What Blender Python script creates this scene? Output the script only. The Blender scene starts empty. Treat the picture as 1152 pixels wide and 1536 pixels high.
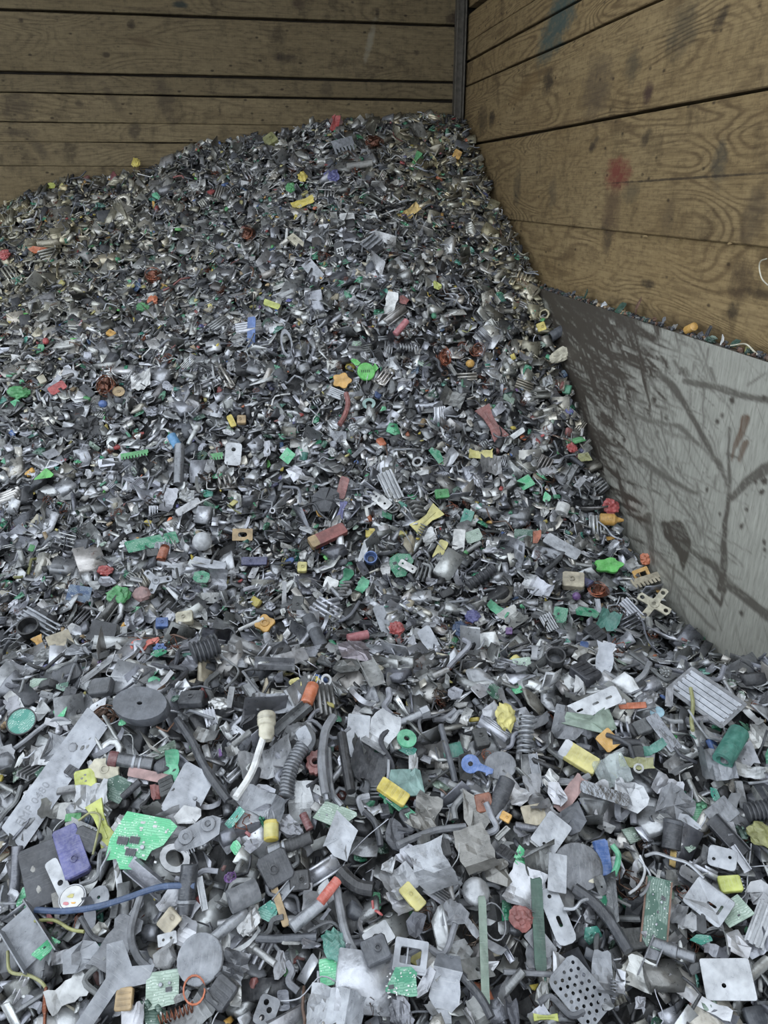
import bpy, math, random
import numpy as np
from mathutils import Matrix, Vector
from mathutils.geometry import tessellate_polygon

# ------------------------------------------------------------------ scene, camera, light
S = bpy.context.scene
COL = S.collection
H = 1.65                                   # eye height above the concrete floor (m)
FPX, PITCH, YAW = 1154.0, math.atan(483 / 1154.0), math.atan(224 / math.hypot(483, 1154.0))
cam_d = bpy.data.cameras.new('camera')
cam_d.sensor_fit = 'VERTICAL'; cam_d.sensor_height = 36.0; cam_d.lens = 36.0 * FPX / 1536.0
cam_d.clip_start = 0.05
cam = bpy.data.objects.new('camera', cam_d); COL.objects.link(cam)
cam.location = (0, 0, H); cam.rotation_euler = (math.pi / 2 - PITCH, 0, -YAW)
S.camera = cam
S.view_settings.view_transform = 'Standard'; S.view_settings.look = 'None'
S.view_settings.gamma = 1.0; S.view_settings.use_curve_mapping = False
S.view_settings.exposure = 1.42
world = bpy.data.worlds.new('overcast_sky'); S.world = world; world.use_nodes = True
bg = world.node_tree.nodes['Background']
bg.inputs[0].default_value = (0.84, 0.92, 1.0, 1.0); bg.inputs[1].default_value = 1.0

rng = np.random.default_rng(11)

def lin(c):
    c = np.asarray(c, float) / 255.0
    return np.where(c <= 0.04045, c / 12.92, ((c + 0.055) / 1.055) ** 2.4)

# ------------------------------------------------------------------ projection helpers
cP, sP, cY, sY = math.cos(PITCH), math.sin(PITCH), math.cos(YAW), math.sin(YAW)
def ray(u, v):
    R = np.asarray(u, float) - 576; U = 768 - np.asarray(v, float)
    F = FPX * cP + U * sP; Z = U * cP - FPX * sP
    d = np.stack([R * cY + F * sY, F * cY - R * sY, Z], -1)
    return d / FPX
def project(P):
    P = np.asarray(P, float) - (0, 0, H)
    R = P[..., 0] * cY - P[..., 1] * sY; F = P[..., 0] * sY + P[..., 1] * cY; Z = P[..., 2]
    d = F * cP - Z * sP; U = F * sP + Z * cP
    return 576 + FPX * R / d, 768 - FPX * U / d, d
CR = np.array([cY, -sY, 0.0])                                  # camera right
CU = np.array([sP * sY, sP * cY, cP])                          # camera up
CF = np.array([cP * sY, cP * cY, -sP])                         # camera forward

# ------------------------------------------------------------------ the pile's surface
WX, YB = 1.50, 5.43                                            # right wall and back wall planes
PY = [0.0, 1.0, 1.78, 2.06, 2.34, 2.78, 3.23, 3.64, 4.09, 4.59, 5.12, 5.43, 6.0]
PZ = [-1.5, -1.43, -1.40, -1.39, -1.36, -1.17, -.85, -.52, -.29, -.05, .30, .46, .5]
DX = [-3.2, -2.4, -1.41, -1.17, -.89, -.48, -.19, .14, .43, .65, 1.08, 1.5, 2]
DZ = [1.0, .85, .535, .43, .36, .30, .19, .12, .09, .035, 0, 0, 0]
def hz(x, y):
    x = np.asarray(x, float); y = np.asarray(y, float)
    base = np.interp(y, PY, PZ)
    base = (np.interp(y - .12, PY, PZ) + 2 * base + np.interp(y + .12, PY, PZ)) / 4
    g = np.interp(y, [1.9, 2.3, 3.0, 4.0, 5.43], [0, .12, .5, .8, 1.0])
    z = base - g * np.interp(x, DX, DZ)
    z = z + .12 * np.exp(-((x - .62) / .45) ** 2) * np.exp(-((y - 4.1) / .8) ** 2)
    z = z + .05 * np.exp(-((x + .55) / .5) ** 2) * np.exp(-((y - 3.0) / .6) ** 2)
    z = np.maximum(z, -1.42)
    F = x * sY + y * cY
    lump = .03 * np.sin(3.1 * x + 1.3) + .022 * np.sin(5.3 * x + 2.0 * y)
    m = np.interp(F, [-.6, .2, .8, 1.25, 1.45, 1.56, 1.68, 2.15, 2.6],
                  [-1.62, -1.40, -1.265, -1.13, -1.075, -1.065, -1.10, -1.44, -1.6]) + lump
    k = .05
    d = np.clip((z - m) / k, -1, 1)
    z = np.where(np.abs(z - m) >= k, np.maximum(z, m), (z + m) / 2 + k * (1 + d * d) / 4)
    z = z + .016 * np.sin(6.1 * x + 1.7 * y) * np.sin(4.7 * y - 1.2 * x + .6) + .010 * np.sin(13 * x - 5 * y) * np.sin(11 * y + 4 * x)
    return z + H
def hn(x, y, e=.03):
    gx = (hz(x + e, y) - hz(x - e, y)) / (2 * e); gy = (hz(x, y + e) - hz(x, y - e)) / (2 * e)
    n = np.stack([-gx, -gy, np.ones_like(gx)], -1)
    return n / np.linalg.norm(n, axis=-1, keepdims=True)
TS = np.linspace(.7, 7.5, 1400)
def at(u, v):
    """where the line of sight through a pixel meets the pile"""
    d = ray(u, v); P = d[None, :] * TS[:, None]
    below = P[:, 2] + H < hz(P[:, 0], P[:, 1])
    if below.any(): p = P[int(np.argmax(below))] + (0, 0, H)
    else: p = d * ((YB - .09) / d[1]); p[2] = hz(p[0], p[1])
    p[0] = min(p[0], WX - .03); p[1] = min(p[1], YB - .04)
    return p
def on_wall(u, v, X):
    d = ray(u, v); t = X / d[0]
    return d[1] * t, d[2] * t + H

# ------------------------------------------------------------------ materials
def new_mat(name):
    m = bpy.data.materials.new(name); m.use_nodes = True
    nt = m.node_tree; b = nt.nodes['Principled BSDF']
    return m, nt, b
def nd(nt, t, **kw):
    n = nt.nodes.new(t)
    for k, v in kw.items():
        if k in n.inputs.keys() if isinstance(k, str) else False: n.inputs[k].default_value = v
        else: setattr(n, k, v)
    return n
def noise(nt, vec, scale, detail=3, rough=.55, dist=0):
    n = nt.nodes.new('ShaderNodeTexNoise'); n.inputs['Scale'].default_value = scale
    n.inputs['Detail'].default_value = detail; n.inputs['Roughness'].default_value = rough
    n.inputs['Distortion'].default_value = dist
    if vec is not None: nt.links.new(vec, n.inputs['Vector'])
    return n.outputs['Fac']
def ramp(nt, fac, stops):
    r = nt.nodes.new('ShaderNodeValToRGB'); e = r.color_ramp.elements
    while len(e) < len(stops): e.new(.5)
    for q, (p, c) in zip(e, stops):
        q.position = p; q.color = (c, c, c, 1) if np.isscalar(c) else (*c, 1)
    nt.links.new(fac, r.inputs[0]); return r.outputs[0]
def mathn(nt, op, a, b=None, c=None, clamp=False):
    n = nt.nodes.new('ShaderNodeMath'); n.operation = op; n.use_clamp = clamp
    for i, q in enumerate((a, b, c)):
        if q is None: continue
        if isinstance(q, (int, float)): n.inputs[i].default_value = q
        else: nt.links.new(q, n.inputs[i])
    return n.outputs[0]
def mix(nt, fac, a, b, mode='MIX'):
    n = nt.nodes.new('ShaderNodeMix'); n.data_type = 'RGBA'; n.blend_type = mode
    for s, q in ((n.inputs[0], fac), (n.inputs[6], a), (n.inputs[7], b)):
        if isinstance(q, (int, float)): s.default_value = q
        elif isinstance(q, (tuple, list, np.ndarray)): s.default_value = (*[float(k) for k in q[:3]], 1)
        else: nt.links.new(q, s)
    return n.outputs[2]
def bump(nt, b, h, strength, dist):
    n = nt.nodes.new('ShaderNodeBump'); n.inputs['Strength'].default_value = strength
    n.inputs['Distance'].default_value = dist
    nt.links.new(h, n.inputs['Height']); nt.links.new(n.outputs[0], b.inputs['Normal'])
def mapping(nt, vec, scale, loc=(0, 0, 0)):
    n = nt.nodes.new('ShaderNodeMapping'); n.inputs['Scale'].default_value = scale
    n.inputs['Location'].default_value = loc
    nt.links.new(vec, n.inputs['Vector']); return n.outputs[0]

def scrap_mat(name, metallic, r0, r1, dust, var=.5, bumpd=.0015, scale=60, scratch=.22):
    m, nt, b = new_mat(name)
    at_ = nt.nodes.new('ShaderNodeAttribute'); at_.attribute_name = 'Col'
    tc = nt.nodes.new('ShaderNodeTexCoord').outputs['Object']
    n0 = noise(nt, tc, 17, 3, .6); n1 = noise(nt, tc, scale, 5, .65); n2 = noise(nt, tc, scale * 4.2, 3, .6)
    scr = noise(nt, mapping(nt, tc, (900, 40, 60)), 1.0, 2, .5)
    v = ramp(nt, n1, [(.25, 1 - var), (.7, 1.0)])
    c = mix(nt, 1.0, at_.outputs['Color'], v, 'MULTIPLY')
    c = mix(nt, 1.0, c, ramp(nt, n0, [(.32, 1 - var * .9), (.62, 1.05)]), 'MULTIPLY')
    c = mix(nt, ramp(nt, scr, [(.60, 0.0), (.72, scratch)]), c, (.5, .5, .5))
    dm = ramp(nt, mathn(nt, 'MULTIPLY_ADD', n2, .35, mathn(nt, 'MULTIPLY', n1, .65)), [(.40, 0.0), (.68, dust)])
    c = mix(nt, dm, c, (.29, .28, .27))
    nt.links.new(c, b.inputs['Base Color'])
    b.inputs['Metallic'].default_value = metallic
    nt.links.new(ramp(nt, n1, [(.3, r0), (.7, r1)]), b.inputs['Roughness'])
    hgt = mathn(nt, 'ADD', mathn(nt, 'MULTIPLY', n0, 1.5), mathn(nt, 'MULTIPLY', n1, .7))
    bump(nt, b, hgt, .55, bumpd)
    return m
M = {}
M['m'] = scrap_mat('scrap_metal', .52, .22, .48, .16, .42, .003)
M['c'] = scrap_mat('bright_metal', .95, .12, .28, .06, .3, .003)
M['d'] = scrap_mat('dull_plastic', 0, .34, .66, .13, .45, .003, 60, .10)
M['p'] = scrap_mat('coloured_plastic', 0, .35, .6, .34, .42, .003)
M['k'] = scrap_mat('copper', .85, .3, .5, .15)
def pcb_mat():
    m, nt, b = new_mat('circuit_board')
    at_ = nt.nodes.new('ShaderNodeAttribute'); at_.attribute_name = 'Col'
    tc = nt.nodes.new('ShaderNodeTexCoord').outputs['Object']
    br = nt.nodes.new('ShaderNodeTexBrick'); br.inputs['Scale'].default_value = 1.0
    br.inputs['Brick Width'].default_value = .021; br.inputs['Row Height'].default_value = .0042
    br.inputs['Mortar Size'].default_value = .0007; br.inputs['Mortar Smooth'].default_value = 0.1
    wob = nt.nodes.new('ShaderNodeVectorMath'); wob.operation = 'ADD'
    nz = nt.nodes.new('ShaderNodeTexNoise'); nz.inputs['Scale'].default_value = 40; nt.links.new(tc, nz.inputs['Vector'])
    sc = nt.nodes.new('ShaderNodeVectorMath'); sc.operation = 'SCALE'; sc.inputs['Scale'].default_value = .012
    nt.links.new(nz.outputs['Color'], sc.inputs[0]); nt.links.new(tc, wob.inputs[0]); nt.links.new(sc.outputs[0], wob.inputs[1])
    nt.links.new(wob.outputs[0], br.inputs['Vector'])
    vo = nt.nodes.new('ShaderNodeTexVoronoi'); vo.inputs['Scale'].default_value = 170; nt.links.new(tc, vo.inputs['Vector'])
    dots = ramp(nt, vo.outputs['Distance'], [(.16, 1.0), (.22, 0.0)])
    light = mix(nt, .24, at_.outputs['Color'], (.75, .85, .78))
    dark = mix(nt, .35, at_.outputs['Color'], (.01, .04, .03))
    area = ramp(nt, noise(nt, tc, 34, 1), [(.45, 0.0), (.5, .55)])
    c = mix(nt, area, at_.outputs['Color'], light)
    c = mix(nt, mathn(nt, 'MULTIPLY', br.outputs['Fac'], .7), c, dark)
    c = mix(nt, mathn(nt, 'MULTIPLY', dots, .5), c, (.72, .74, .70))
    nt.links.new(c, b.inputs['Base Color']); b.inputs['Roughness'].default_value = .38
    return m
M['b'] = pcb_mat()
def clear_mat():
    m, nt, b = new_mat('clear_plastic')
    b.inputs['Base Color'].default_value = (.85, .92, .92, 1); b.inputs['Roughness'].default_value = .12
    b.inputs['Transmission Weight'].default_value = .85; b.inputs['IOR'].default_value = 1.35
    return m
M['g'] = clear_mat()

C = {k: lin(v) for k, v in dict(
    light=(180, 183, 189), pale=(196, 198, 202), silver=(170, 173, 180), grey=(146, 149, 155), mid=(122, 124, 129),
    dark=(82, 85, 92), char=(57, 59, 65), black=(37, 38, 42), white=(214, 214, 213), warm=(154, 152, 147), beige=(196, 184, 158),
    cream=(218, 210, 184), tan=(186, 156, 108), brown=(120, 84, 62), rust=(150, 84, 52), copper=(190, 106, 70), brass=(190, 160, 90),
    yellow=(232, 208, 62), lime=(206, 214, 84), olive=(150, 150, 84), paley=(226, 214, 120), amber=(234, 174, 50), orange=(226, 116, 54),
    coral=(232, 106, 84), red=(190, 54, 52), pink=(214, 120, 128), maroon=(128, 56, 60), redbrown=(152, 82, 76), mauve=(170, 160, 170),
    rose=(178, 140, 136), blue=(66, 112, 186), cyan=(70, 156, 214), navy=(52, 58, 112), violet=(86, 88, 158), purple=(120, 70, 150),
    green=(70, 172, 92), bright=(96, 214, 84), mint=(84, 190, 142), teal=(60, 140, 124), pteal=(140, 178, 172), ggreen=(140, 160, 144),
    pcb=(44, 134, 98), pcbl=(82, 182, 128), dpcb=(46, 86, 70), bpcb=(58, 84, 124), paleblue=(150, 196, 216), wire=(132, 112, 96)).items()}
for _k in C:                                  # everything is dusted grey by the shredding
    _g = float(np.mean(C[_k])); C[_k] = (C[_k] * .90 + .10 * _g) * .84 if _k not in ('light', 'pale', 'silver', 'grey', 'mid', 'white', 'dark', 'char', 'black') else C[_k]

# ------------------------------------------------------------------ mesh helpers
def cat(parts):
    V, F, o = [], [], 0
    for v, f in parts:
        V.append(np.asarray(v, float)); F += [tuple(i + o for i in q) for q in f]; o += len(v)
    return np.concatenate(V), F
def mesh_of(name, V, F, mat, col, smooth=False):
    me = bpy.data.meshes.new(name)
    me.from_pydata(np.asarray(V, float).tolist(), [], [list(map(int, f)) for f in F])
    me.materials.append(M[mat] if isinstance(mat, str) else mat)
    if col is not None:
        a = me.color_attributes.new('Col', 'FLOAT_COLOR', 'POINT')
        c = np.ones((len(V), 4), np.float32); c[:, :3] = col
        a.data.foreach_set('color', c.ravel())
    if smooth:
        me.polygons.foreach_set('use_smooth', [True] * len(me.polygons))
        try: me.set_sharp_from_angle(angle=math.radians(38))
        except Exception: pass
    me.update(); return me
def obj(name, V, F, mat, col, parent=None, smooth=False):
    o = bpy.data.objects.new(name, mesh_of(name, V, F, mat, col, smooth)); COL.objects.link(o)
    if parent is not None: o.parent = parent
    return o
def box(cx, cy, cz, sx, sy, sz):
    x, y, z = sx / 2, sy / 2, sz / 2
    V = np.array([(cx + a * x, cy + b * y, cz + c * z) for c in (-1, 1) for a, b in ((-1, -1), (1, -1), (1, 1), (-1, 1))])
    return V, [(3, 2, 1, 0), (4, 5, 6, 7), (0, 1, 5, 4), (1, 2, 6, 5), (2, 3, 7, 6), (3, 0, 4, 7)]
def prism(out, z0, z1, bev=0.0, holes=()):
    """an outline (counter-clockwise) given thickness, softened edges and real holes"""
    out = np.asarray(out, float); n = len(out)
    c = out.mean(0)
    def ring(k): 
        d = out - c; l = np.linalg.norm(d, axis=1, keepdims=True) + 1e-9
        return c + d * np.maximum(0, (l - k)) / l
    rings = [(ring(bev), z0), (out, z0 + bev), (out, z1 - bev), (ring(bev), z1)] if bev > 0 else [(out, z0), (out, z1)]
    V = [np.c_[r, np.full(n, z)] for r, z in rings]; F = []
    for k in range(len(rings) - 1):
        for i in range(n):
            j = (i + 1) % n; F.append((k * n + i, k * n + j, (k + 1) * n + j, (k + 1) * n + i))
    nv = n * len(rings)
    loops_t = [[(nv - n + i) for i in range(n)]]; loops_b = [list(range(n))]
    for h in holes:
        h = np.asarray(h, float)[::-1]; m = len(h)
        V += [np.c_[h, np.full(m, z0)], np.c_[h, np.full(m, z1)]]
        for i in range(m):
            j = (i + 1) % m; F.append((nv + i, nv + j, nv + m + j, nv + m + i))
        loops_b.append(list(range(nv, nv + m))); loops_t.append(list(range(nv + m, nv + 2 * m))); nv += 2 * m
    V = np.concatenate(V)
    for loops, up in ((loops_t, 1), (loops_b, -1)):
        if len(loops) == 1:
            F.append(tuple(loops[0]) if up > 0 else tuple(loops[0][::-1])); continue
        idx = [i for l in loops for i in l]
        for t in tessellate_polygon([[Vector((V[i][0], V[i][1], 0)) for i in l] for l in loops]):
            q = [idx[i] for i in t]; p = V[q]
            s = np.cross(p[1] - p[0], p[2] - p[0])[2]
            F.append(tuple(q) if s * up > 0 else tuple(q[::-1]))
    return V, F
def circ(cx, cy, r, n=10, ry=None):
    a = np.linspace(0, 2 * math.pi, n, endpoint=False)
    return np.c_[cx + r * np.cos(a), cy + (ry or r) * np.sin(a)]
def rrect(L, W, r, k=2):
    r = min(r, L * .45, W * .45); P = []
    for cx, cy, a0 in ((L / 2 - r, W / 2 - r, 0), (-L / 2 + r, W / 2 - r, 90), (-L / 2 + r, -W / 2 + r, 180), (L / 2 - r, -W / 2 + r, 270)):
        for i in range(k + 1):
            a = math.radians(a0 + 90 * i / k); P.append((cx + r * math.cos(a), cy + r * math.sin(a)))
    return np.array(P)
def ragged(L, W, n, jit, r):
    a = np.sort(r.uniform(0, 2 * math.pi, n) * .35 + np.linspace(0, 2 * math.pi, n, endpoint=False) * 1.0)
    q = np.abs(np.cos(a)) ** 4 + np.abs(np.sin(a)) ** 4
    k = (1 / q) ** .25 * (1 - jit * r.uniform(0, 1, n))
    return np.c_[L / 2 * k * np.cos(a), W / 2 * k * np.sin(a)]
def shard(L, W, t, r, n=8, jit=.35, bend=.15, crum=.06):
    """a torn piece: outline ring, inner ring and centre, both faces, bent"""
    o = ragged(L, W, n, jit, r); i = o * .55 + r.normal(0, .03 * W, (n, 2))
    P = np.concatenate([o, i, [[0, 0]]])
    z = bend * L * ((P[:, 0] / L * 2) ** 2) * r.choice([-1, 1]) * .5 + bend * .6 * W * np.abs(P[:, 1] / W * 2) * r.choice([-1, 1]) * .5
    z = z + r.normal(0, crum * W, len(P)) * .5
    top = np.c_[P, z + t / 2]; bot = np.c_[P * .985, z - t / 2]; m = 2 * n + 1
    V = np.concatenate([top, bot]); F = []
    for a in range(n):
        b = (a + 1) % n
        F += [(a, b, n + b, n + a), (n + a, n + b, 2 * n), (m + b, m + a, m + n + a, m + n + b), (m + n + b, m + n + a, m + 2 * n), (b, a, m + a, m + b)]
    return V, F
def sheet(L, W, t, r, nx=6, ny=3, curl=1.0, fold=0.0, crum=.03, tear=.12):
    """a strip of sheet metal rolled or folded along its length, with torn edges"""
    u = np.linspace(-.5, .5, nx + 1); v = np.linspace(-.5, .5, ny + 1)
    U, Vv = np.meshgrid(u, v, indexing='ij')
    X = U * L + r.normal(0, tear * L / nx, U.shape) * (np.abs(U) > .49); Y = Vv * W * (1 + r.normal(0, tear, (nx + 1, 1)) * (np.abs(Vv) > .4))
    R = L / max(curl, 1e-3)
    Xc = R * np.sin(X / R); Zc = R * (1 - np.cos(X / R))
    k = r.uniform(-.2, .2); d = np.maximum(0, U - k) * L
    Xc = Xc - d * (1 - math.cos(fold)); Zc = Zc + d * math.sin(fold)
    Zc = Zc + r.normal(0, crum * W, U.shape); Zc = Zc - Zc.mean(); Xc = Xc - Xc.mean()
    P = np.stack([Xc, Y, Zc], -1).reshape(-1, 3); n = len(P); s = ny + 1
    V = np.concatenate([P + (0, 0, t / 2), P - (0, 0, t / 2)]); F = []
    for i in range(nx):
        for j in range(ny):
            a, b, c, d_ = i * s + j, (i + 1) * s + j, (i + 1) * s + j + 1, i * s + j + 1
            F += [(a, b, c, d_), (n + d_, n + c, n + b, n + a)]
    for i in range(nx):
        a, b = i * s, (i + 1) * s; F.append((b, a, n + a, n + b))
        a, b = i * s + ny, (i + 1) * s + ny; F.append((a, b, n + b, n + a))
    for j in range(ny):
        F.append((j, j + 1, n + j + 1, n + j)); q = nx * s + j; F.append((q + 1, q, n + q, n + q + 1))
    return V, F
_g = (1 + 5 ** .5) / 2
ICO_V = np.array([(-1, _g, 0), (1, _g, 0), (-1, -_g, 0), (1, -_g, 0), (0, -1, _g), (0, 1, _g), (0, -1, -_g), (0, 1, -_g), (_g, 0, -1), (_g, 0, 1), (-_g, 0, -1), (-_g, 0, 1)]) / math.hypot(1, _g)
ICO_F = [(0, 11, 5), (0, 5, 1), (0, 1, 7), (0, 7, 10), (0, 10, 11), (1, 5, 9), (5, 11, 4), (11, 10, 2), (10, 7, 6), (7, 1, 8), (3, 9, 4), (3, 4, 2), (3, 2, 6), (3, 6, 8), (3, 8, 9), (4, 9, 5), (2, 4, 11), (6, 2, 10), (8, 6, 7), (9, 8, 1)]
def ico(sub):
    V = [tuple(v) for v in ICO_V]; F = list(ICO_F)
    for _ in range(sub):
        mid = {}; G = []
        def mp(a, b):
            k = (min(a, b), max(a, b))
            if k not in mid:
                p = np.array(V[a]) + V[b]; V.append(tuple(p / np.linalg.norm(p))); mid[k] = len(V) - 1
            return mid[k]
        for a, b, c in F:
            ab, bc, ca = mp(a, b), mp(b, c), mp(c, a); G += [(a, ab, ca), (b, bc, ab), (c, ca, bc), (ab, bc, ca)]
        F = G
    return np.array(V), F
ICO1, ICO2 = ico(1), ico(2)
def lump(L, W, T, r, jag=.25, sub=1):
    V, F = ICO1 if sub == 1 else ICO2
    V = V * (1 + r.normal(0, jag, (len(V), 1))); return V * (L / 2, W / 2, T / 2), F
def tube(P, rad, k=6, caps=True):
    P = np.asarray(P, float); n = len(P); rad = np.broadcast_to(rad, n)
    T = np.gradient(P, axis=0); T /= np.linalg.norm(T, axis=1, keepdims=True) + 1e-12
    up = np.array([0, 0, 1.0]) if abs(T[0][2]) < .9 else np.array([1.0, 0, 0])
    V = []; a = np.linspace(0, 2 * math.pi, k, endpoint=False); N = np.cross(T[0], up); N /= np.linalg.norm(N)
    for i in range(n):
        N = N - T[i] * N.dot(T[i]); N /= np.linalg.norm(N) + 1e-12; B = np.cross(T[i], N)
        V.append(P[i] + rad[i] * (np.cos(a)[:, None] * N + np.sin(a)[:, None] * B))
    F = [(i * k + j, i * k + (j + 1) % k, (i + 1) * k + (j + 1) % k, (i + 1) * k + j) for i in range(n - 1) for j in range(k)]
    if caps: F += [tuple(range(k))[::-1], tuple((n - 1) * k + j for j in range(k))]
    return np.concatenate(V), F
def lathe(prof, n=14, closed=False):
    """profile (radius, height) turned about z"""
    prof = np.asarray(prof, float); m = len(prof); a = np.linspace(0, 2 * math.pi, n, endpoint=False)
    V = np.concatenate([np.c_[p[0] * np.cos(a), p[0] * np.sin(a), np.full(n, p[1])] for p in prof])
    F = [(i * n + j, i * n + (j + 1) % n, (i + 1) * n + (j + 1) % n, (i + 1) * n + j) for i in range(m - 1) for j in range(n)]
    if closed: F += [((m - 1) * n + j, (m - 1) * n + (j + 1) % n, (j + 1) % n, j) for j in range(n)]
    else: F += [tuple(range(n))[::-1], tuple((m - 1) * n + j for j in range(n))]
    return V, F
def along_x(g):
    V, F = g; return np.c_[V[:, 2], V[:, 0], V[:, 1]], F
def smooth_path(P, m=6):
    P = np.asarray(P, float)
    Q = np.concatenate([[2 * P[0] - P[1]], P, [2 * P[-1] - P[-2]]]); out = []
    for i in range(1, len(Q) - 2):
        for s in np.linspace(0, 1, m, endpoint=False):
            a, b, c, d = Q[i - 1], Q[i], Q[i + 1], Q[i + 2]
            out.append(.5 * (2 * b + (c - a) * s + (2 * a - 5 * b + 4 * c - d) * s * s + (3 * b - a - 3 * c + d) * s ** 3))
    out.append(P[-1]); return np.array(out)
def helix(L, R, wr, turns, k=5, seg=12):
    t = np.linspace(0, 1, int(turns * seg)); a = t * turns * 2 * math.pi
    return tube(np.c_[(t - .5) * L, R * np.cos(a), R * np.sin(a)], wr, k)
def tag(o, label=None, cat_=None, group=None, kind=None):
    if label: o['label'] = label
    if cat_: o['category'] = cat_
    if group: o['group'] = group
    if kind: o['kind'] = kind
    return o

# ------------------------------------------------------------------ the setting
ALB = .66                                   # old, dust-darkened timber
def wood_mat(name, along, up, base, dark, lightc, marks, ringk=.62):
    base, dark, lightc = np.array(base) * ALB, np.array(dark) * ALB, np.array(lightc) * ALB; base, dark, lightc = tuple(base), tuple(dark), tuple(lightc)
    """boards: along/up are the world axes of the board's length and height"""
    m, nt, b = new_mat(name)
    oi = nt.nodes.new('ShaderNodeObjectInfo').outputs['Random']
    tc = nt.nodes.new('ShaderNodeTexCoord').outputs['Object']
    sx = nt.nodes.new('ShaderNodeSeparateXYZ'); nt.links.new(tc, sx.inputs[0])
    a = sx.outputs[along]; h = sx.outputs[up]
    def vec(ka, kh, ko):
        cx = nt.nodes.new('ShaderNodeCombineXYZ')
        nt.links.new(mathn(nt, 'MULTIPLY', a, ka), cx.inputs[0]); nt.links.new(mathn(nt, 'MULTIPLY', h, kh), cx.inputs[1])
        nt.links.new(mathn(nt, 'MULTIPLY', oi, ko), cx.inputs[2]); return cx.outputs[0]
    rings = noise(nt, vec(.75, 3.6, 40), 1.3, 1.5, .4, .5)                  # slow field whose contour lines are the growth rings
    s = mathn(nt, 'SINE', mathn(nt, 'MULTIPLY', rings, 150))
    lines = ramp(nt, mathn(nt, 'MULTIPLY_ADD', s, .5, .5), [(0.0, 0.0), (.55, .25), (1.0, 1.0)])
    wear = ramp(nt, noise(nt, vec(1.4, 2.2, 17), 1.6, 2), [(.36, 0.0), (.62, 1.0)])
    lines = mathn(nt, 'MULTIPLY', lines, wear)
    fine = noise(nt, vec(6, 160, 9), 1.0, 3, .6)
    saw = noise(nt, vec(230, 9, 3), 1.0, 2, .5)                              # saw marks across the board
    tone = noise(nt, vec(1.1, 3.0, 23), 1.5, 4, .6)
    blot = noise(nt, vec(4.2, 2.6, 5), 1.6, 5, .65)
    c = mix(nt, ramp(nt, tone, [(.3, 0.0), (.7, 1.0)]), base, lightc)
    c = mix(nt, mathn(nt, 'MULTIPLY', lines, ringk), c, dark); c = mix(nt, mathn(nt, 'MULTIPLY', mathn(nt, 'SUBTRACT', wear, lines, None, True), .30), c, tuple(np.array(lightc) * 1.2))
    c = mix(nt, ramp(nt, fine, [(.45, 0.0), (.75, .55)]), c, dark)
    c = mix(nt, ramp(nt, saw, [(.5, 0.0), (.8, .28)]), c, dark)
    c = mix(nt, ramp(nt, blot, [(.54, 0.0), (.72, .62)]), c, tuple(np.array(dark) * .55))
    pits = nt.nodes.new('ShaderNodeTexVoronoi'); pits.inputs['Scale'].default_value = 1.0; nt.links.new(vec(9, 16, 31), pits.inputs['Vector'])
    c = mix(nt, ramp(nt, pits.outputs['Distance'], [(.055, .8), (.13, 0.0)]), c, tuple(np.array(dark) * .35))
    mot = noise(nt, vec(26, 60, 11), 1.0, 4, .7)
    c = mix(nt, ramp(nt, mot, [(.30, .5), (.48, 0.0)]), c, tuple(np.array(dark) * .8))
    c = mix(nt, ramp(nt, mot, [(.54, 0.0), (.72, .42)]), c, tuple(np.array(lightc) * 1.25))
    v = mathn(nt, 'MULTIPLY_ADD', oi, .26, .86)
    vc = nt.nodes.new('ShaderNodeCombineColor'); [nt.links.new(v, vc.inputs[i]) for i in range(3)]
    c = mix(nt, 1.0, c, vc.outputs[0], 'MULTIPLY')
    wob = noise(nt, vec(16, 22, 0), 1.0, 5, .7); wob = mathn(nt, 'MULTIPLY_ADD', wob, 3.6, -1.8)
    for (ma, mh, ra, rh, ang, col, st) in marks:                              # paint, knots and smears that belong to the boards
        da = mathn(nt, 'SUBTRACT', a, ma); dh = mathn(nt, 'SUBTRACT', h, mh); ca, sa = math.cos(ang), math.sin(ang)
        p = mathn(nt, 'ADD', mathn(nt, 'MULTIPLY', da, ca / ra), mathn(nt, 'MULTIPLY', dh, sa / ra))
        q = mathn(nt, 'ADD', mathn(nt, 'MULTIPLY', da, -sa / rh), mathn(nt, 'MULTIPLY', dh, ca / rh))
        d = mathn(nt, 'ADD', mathn(nt, 'MULTIPLY', p, p), mathn(nt, 'MULTIPLY', q, q))
        d = mathn(nt, 'ADD', d, wob)
        f = mathn(nt, 'MULTIPLY_ADD', d, -.75, 1.05, True)
        c = mix(nt, mathn(nt, 'MULTIPLY', f, st), c, col)
    nt.links.new(c, b.inputs['Base Color']); b.inputs['Roughness'].default_value = .82
    b.inputs['Specular IOR Level'].default_value = .25
    hgt = mathn(nt, 'ADD', mathn(nt, 'MULTIPLY', lines, -.6), mathn(nt, 'MULTIPLY', fine, -.7))
    bump(nt, b, hgt, .5, .003)
    return m
def plain_mat(name, c0, c1, scale, rough=.85, metallic=0):
    m, nt, b = new_mat(name); tc = nt.nodes.new('ShaderNodeTexCoord').outputs['Object']
    n = noise(nt, tc, scale, 5, .6); f = ramp(nt, n, [(.3, 0.0), (.7, 1.0)])
    nt.links.new(mix(nt, f, tuple(c0), tuple(c1)), b.inputs['Base Color'])
    b.inputs['Roughness'].default_value = rough; b.inputs['Metallic'].default_value = metallic
    bump(nt, b, n, .3, .004); return m

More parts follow.
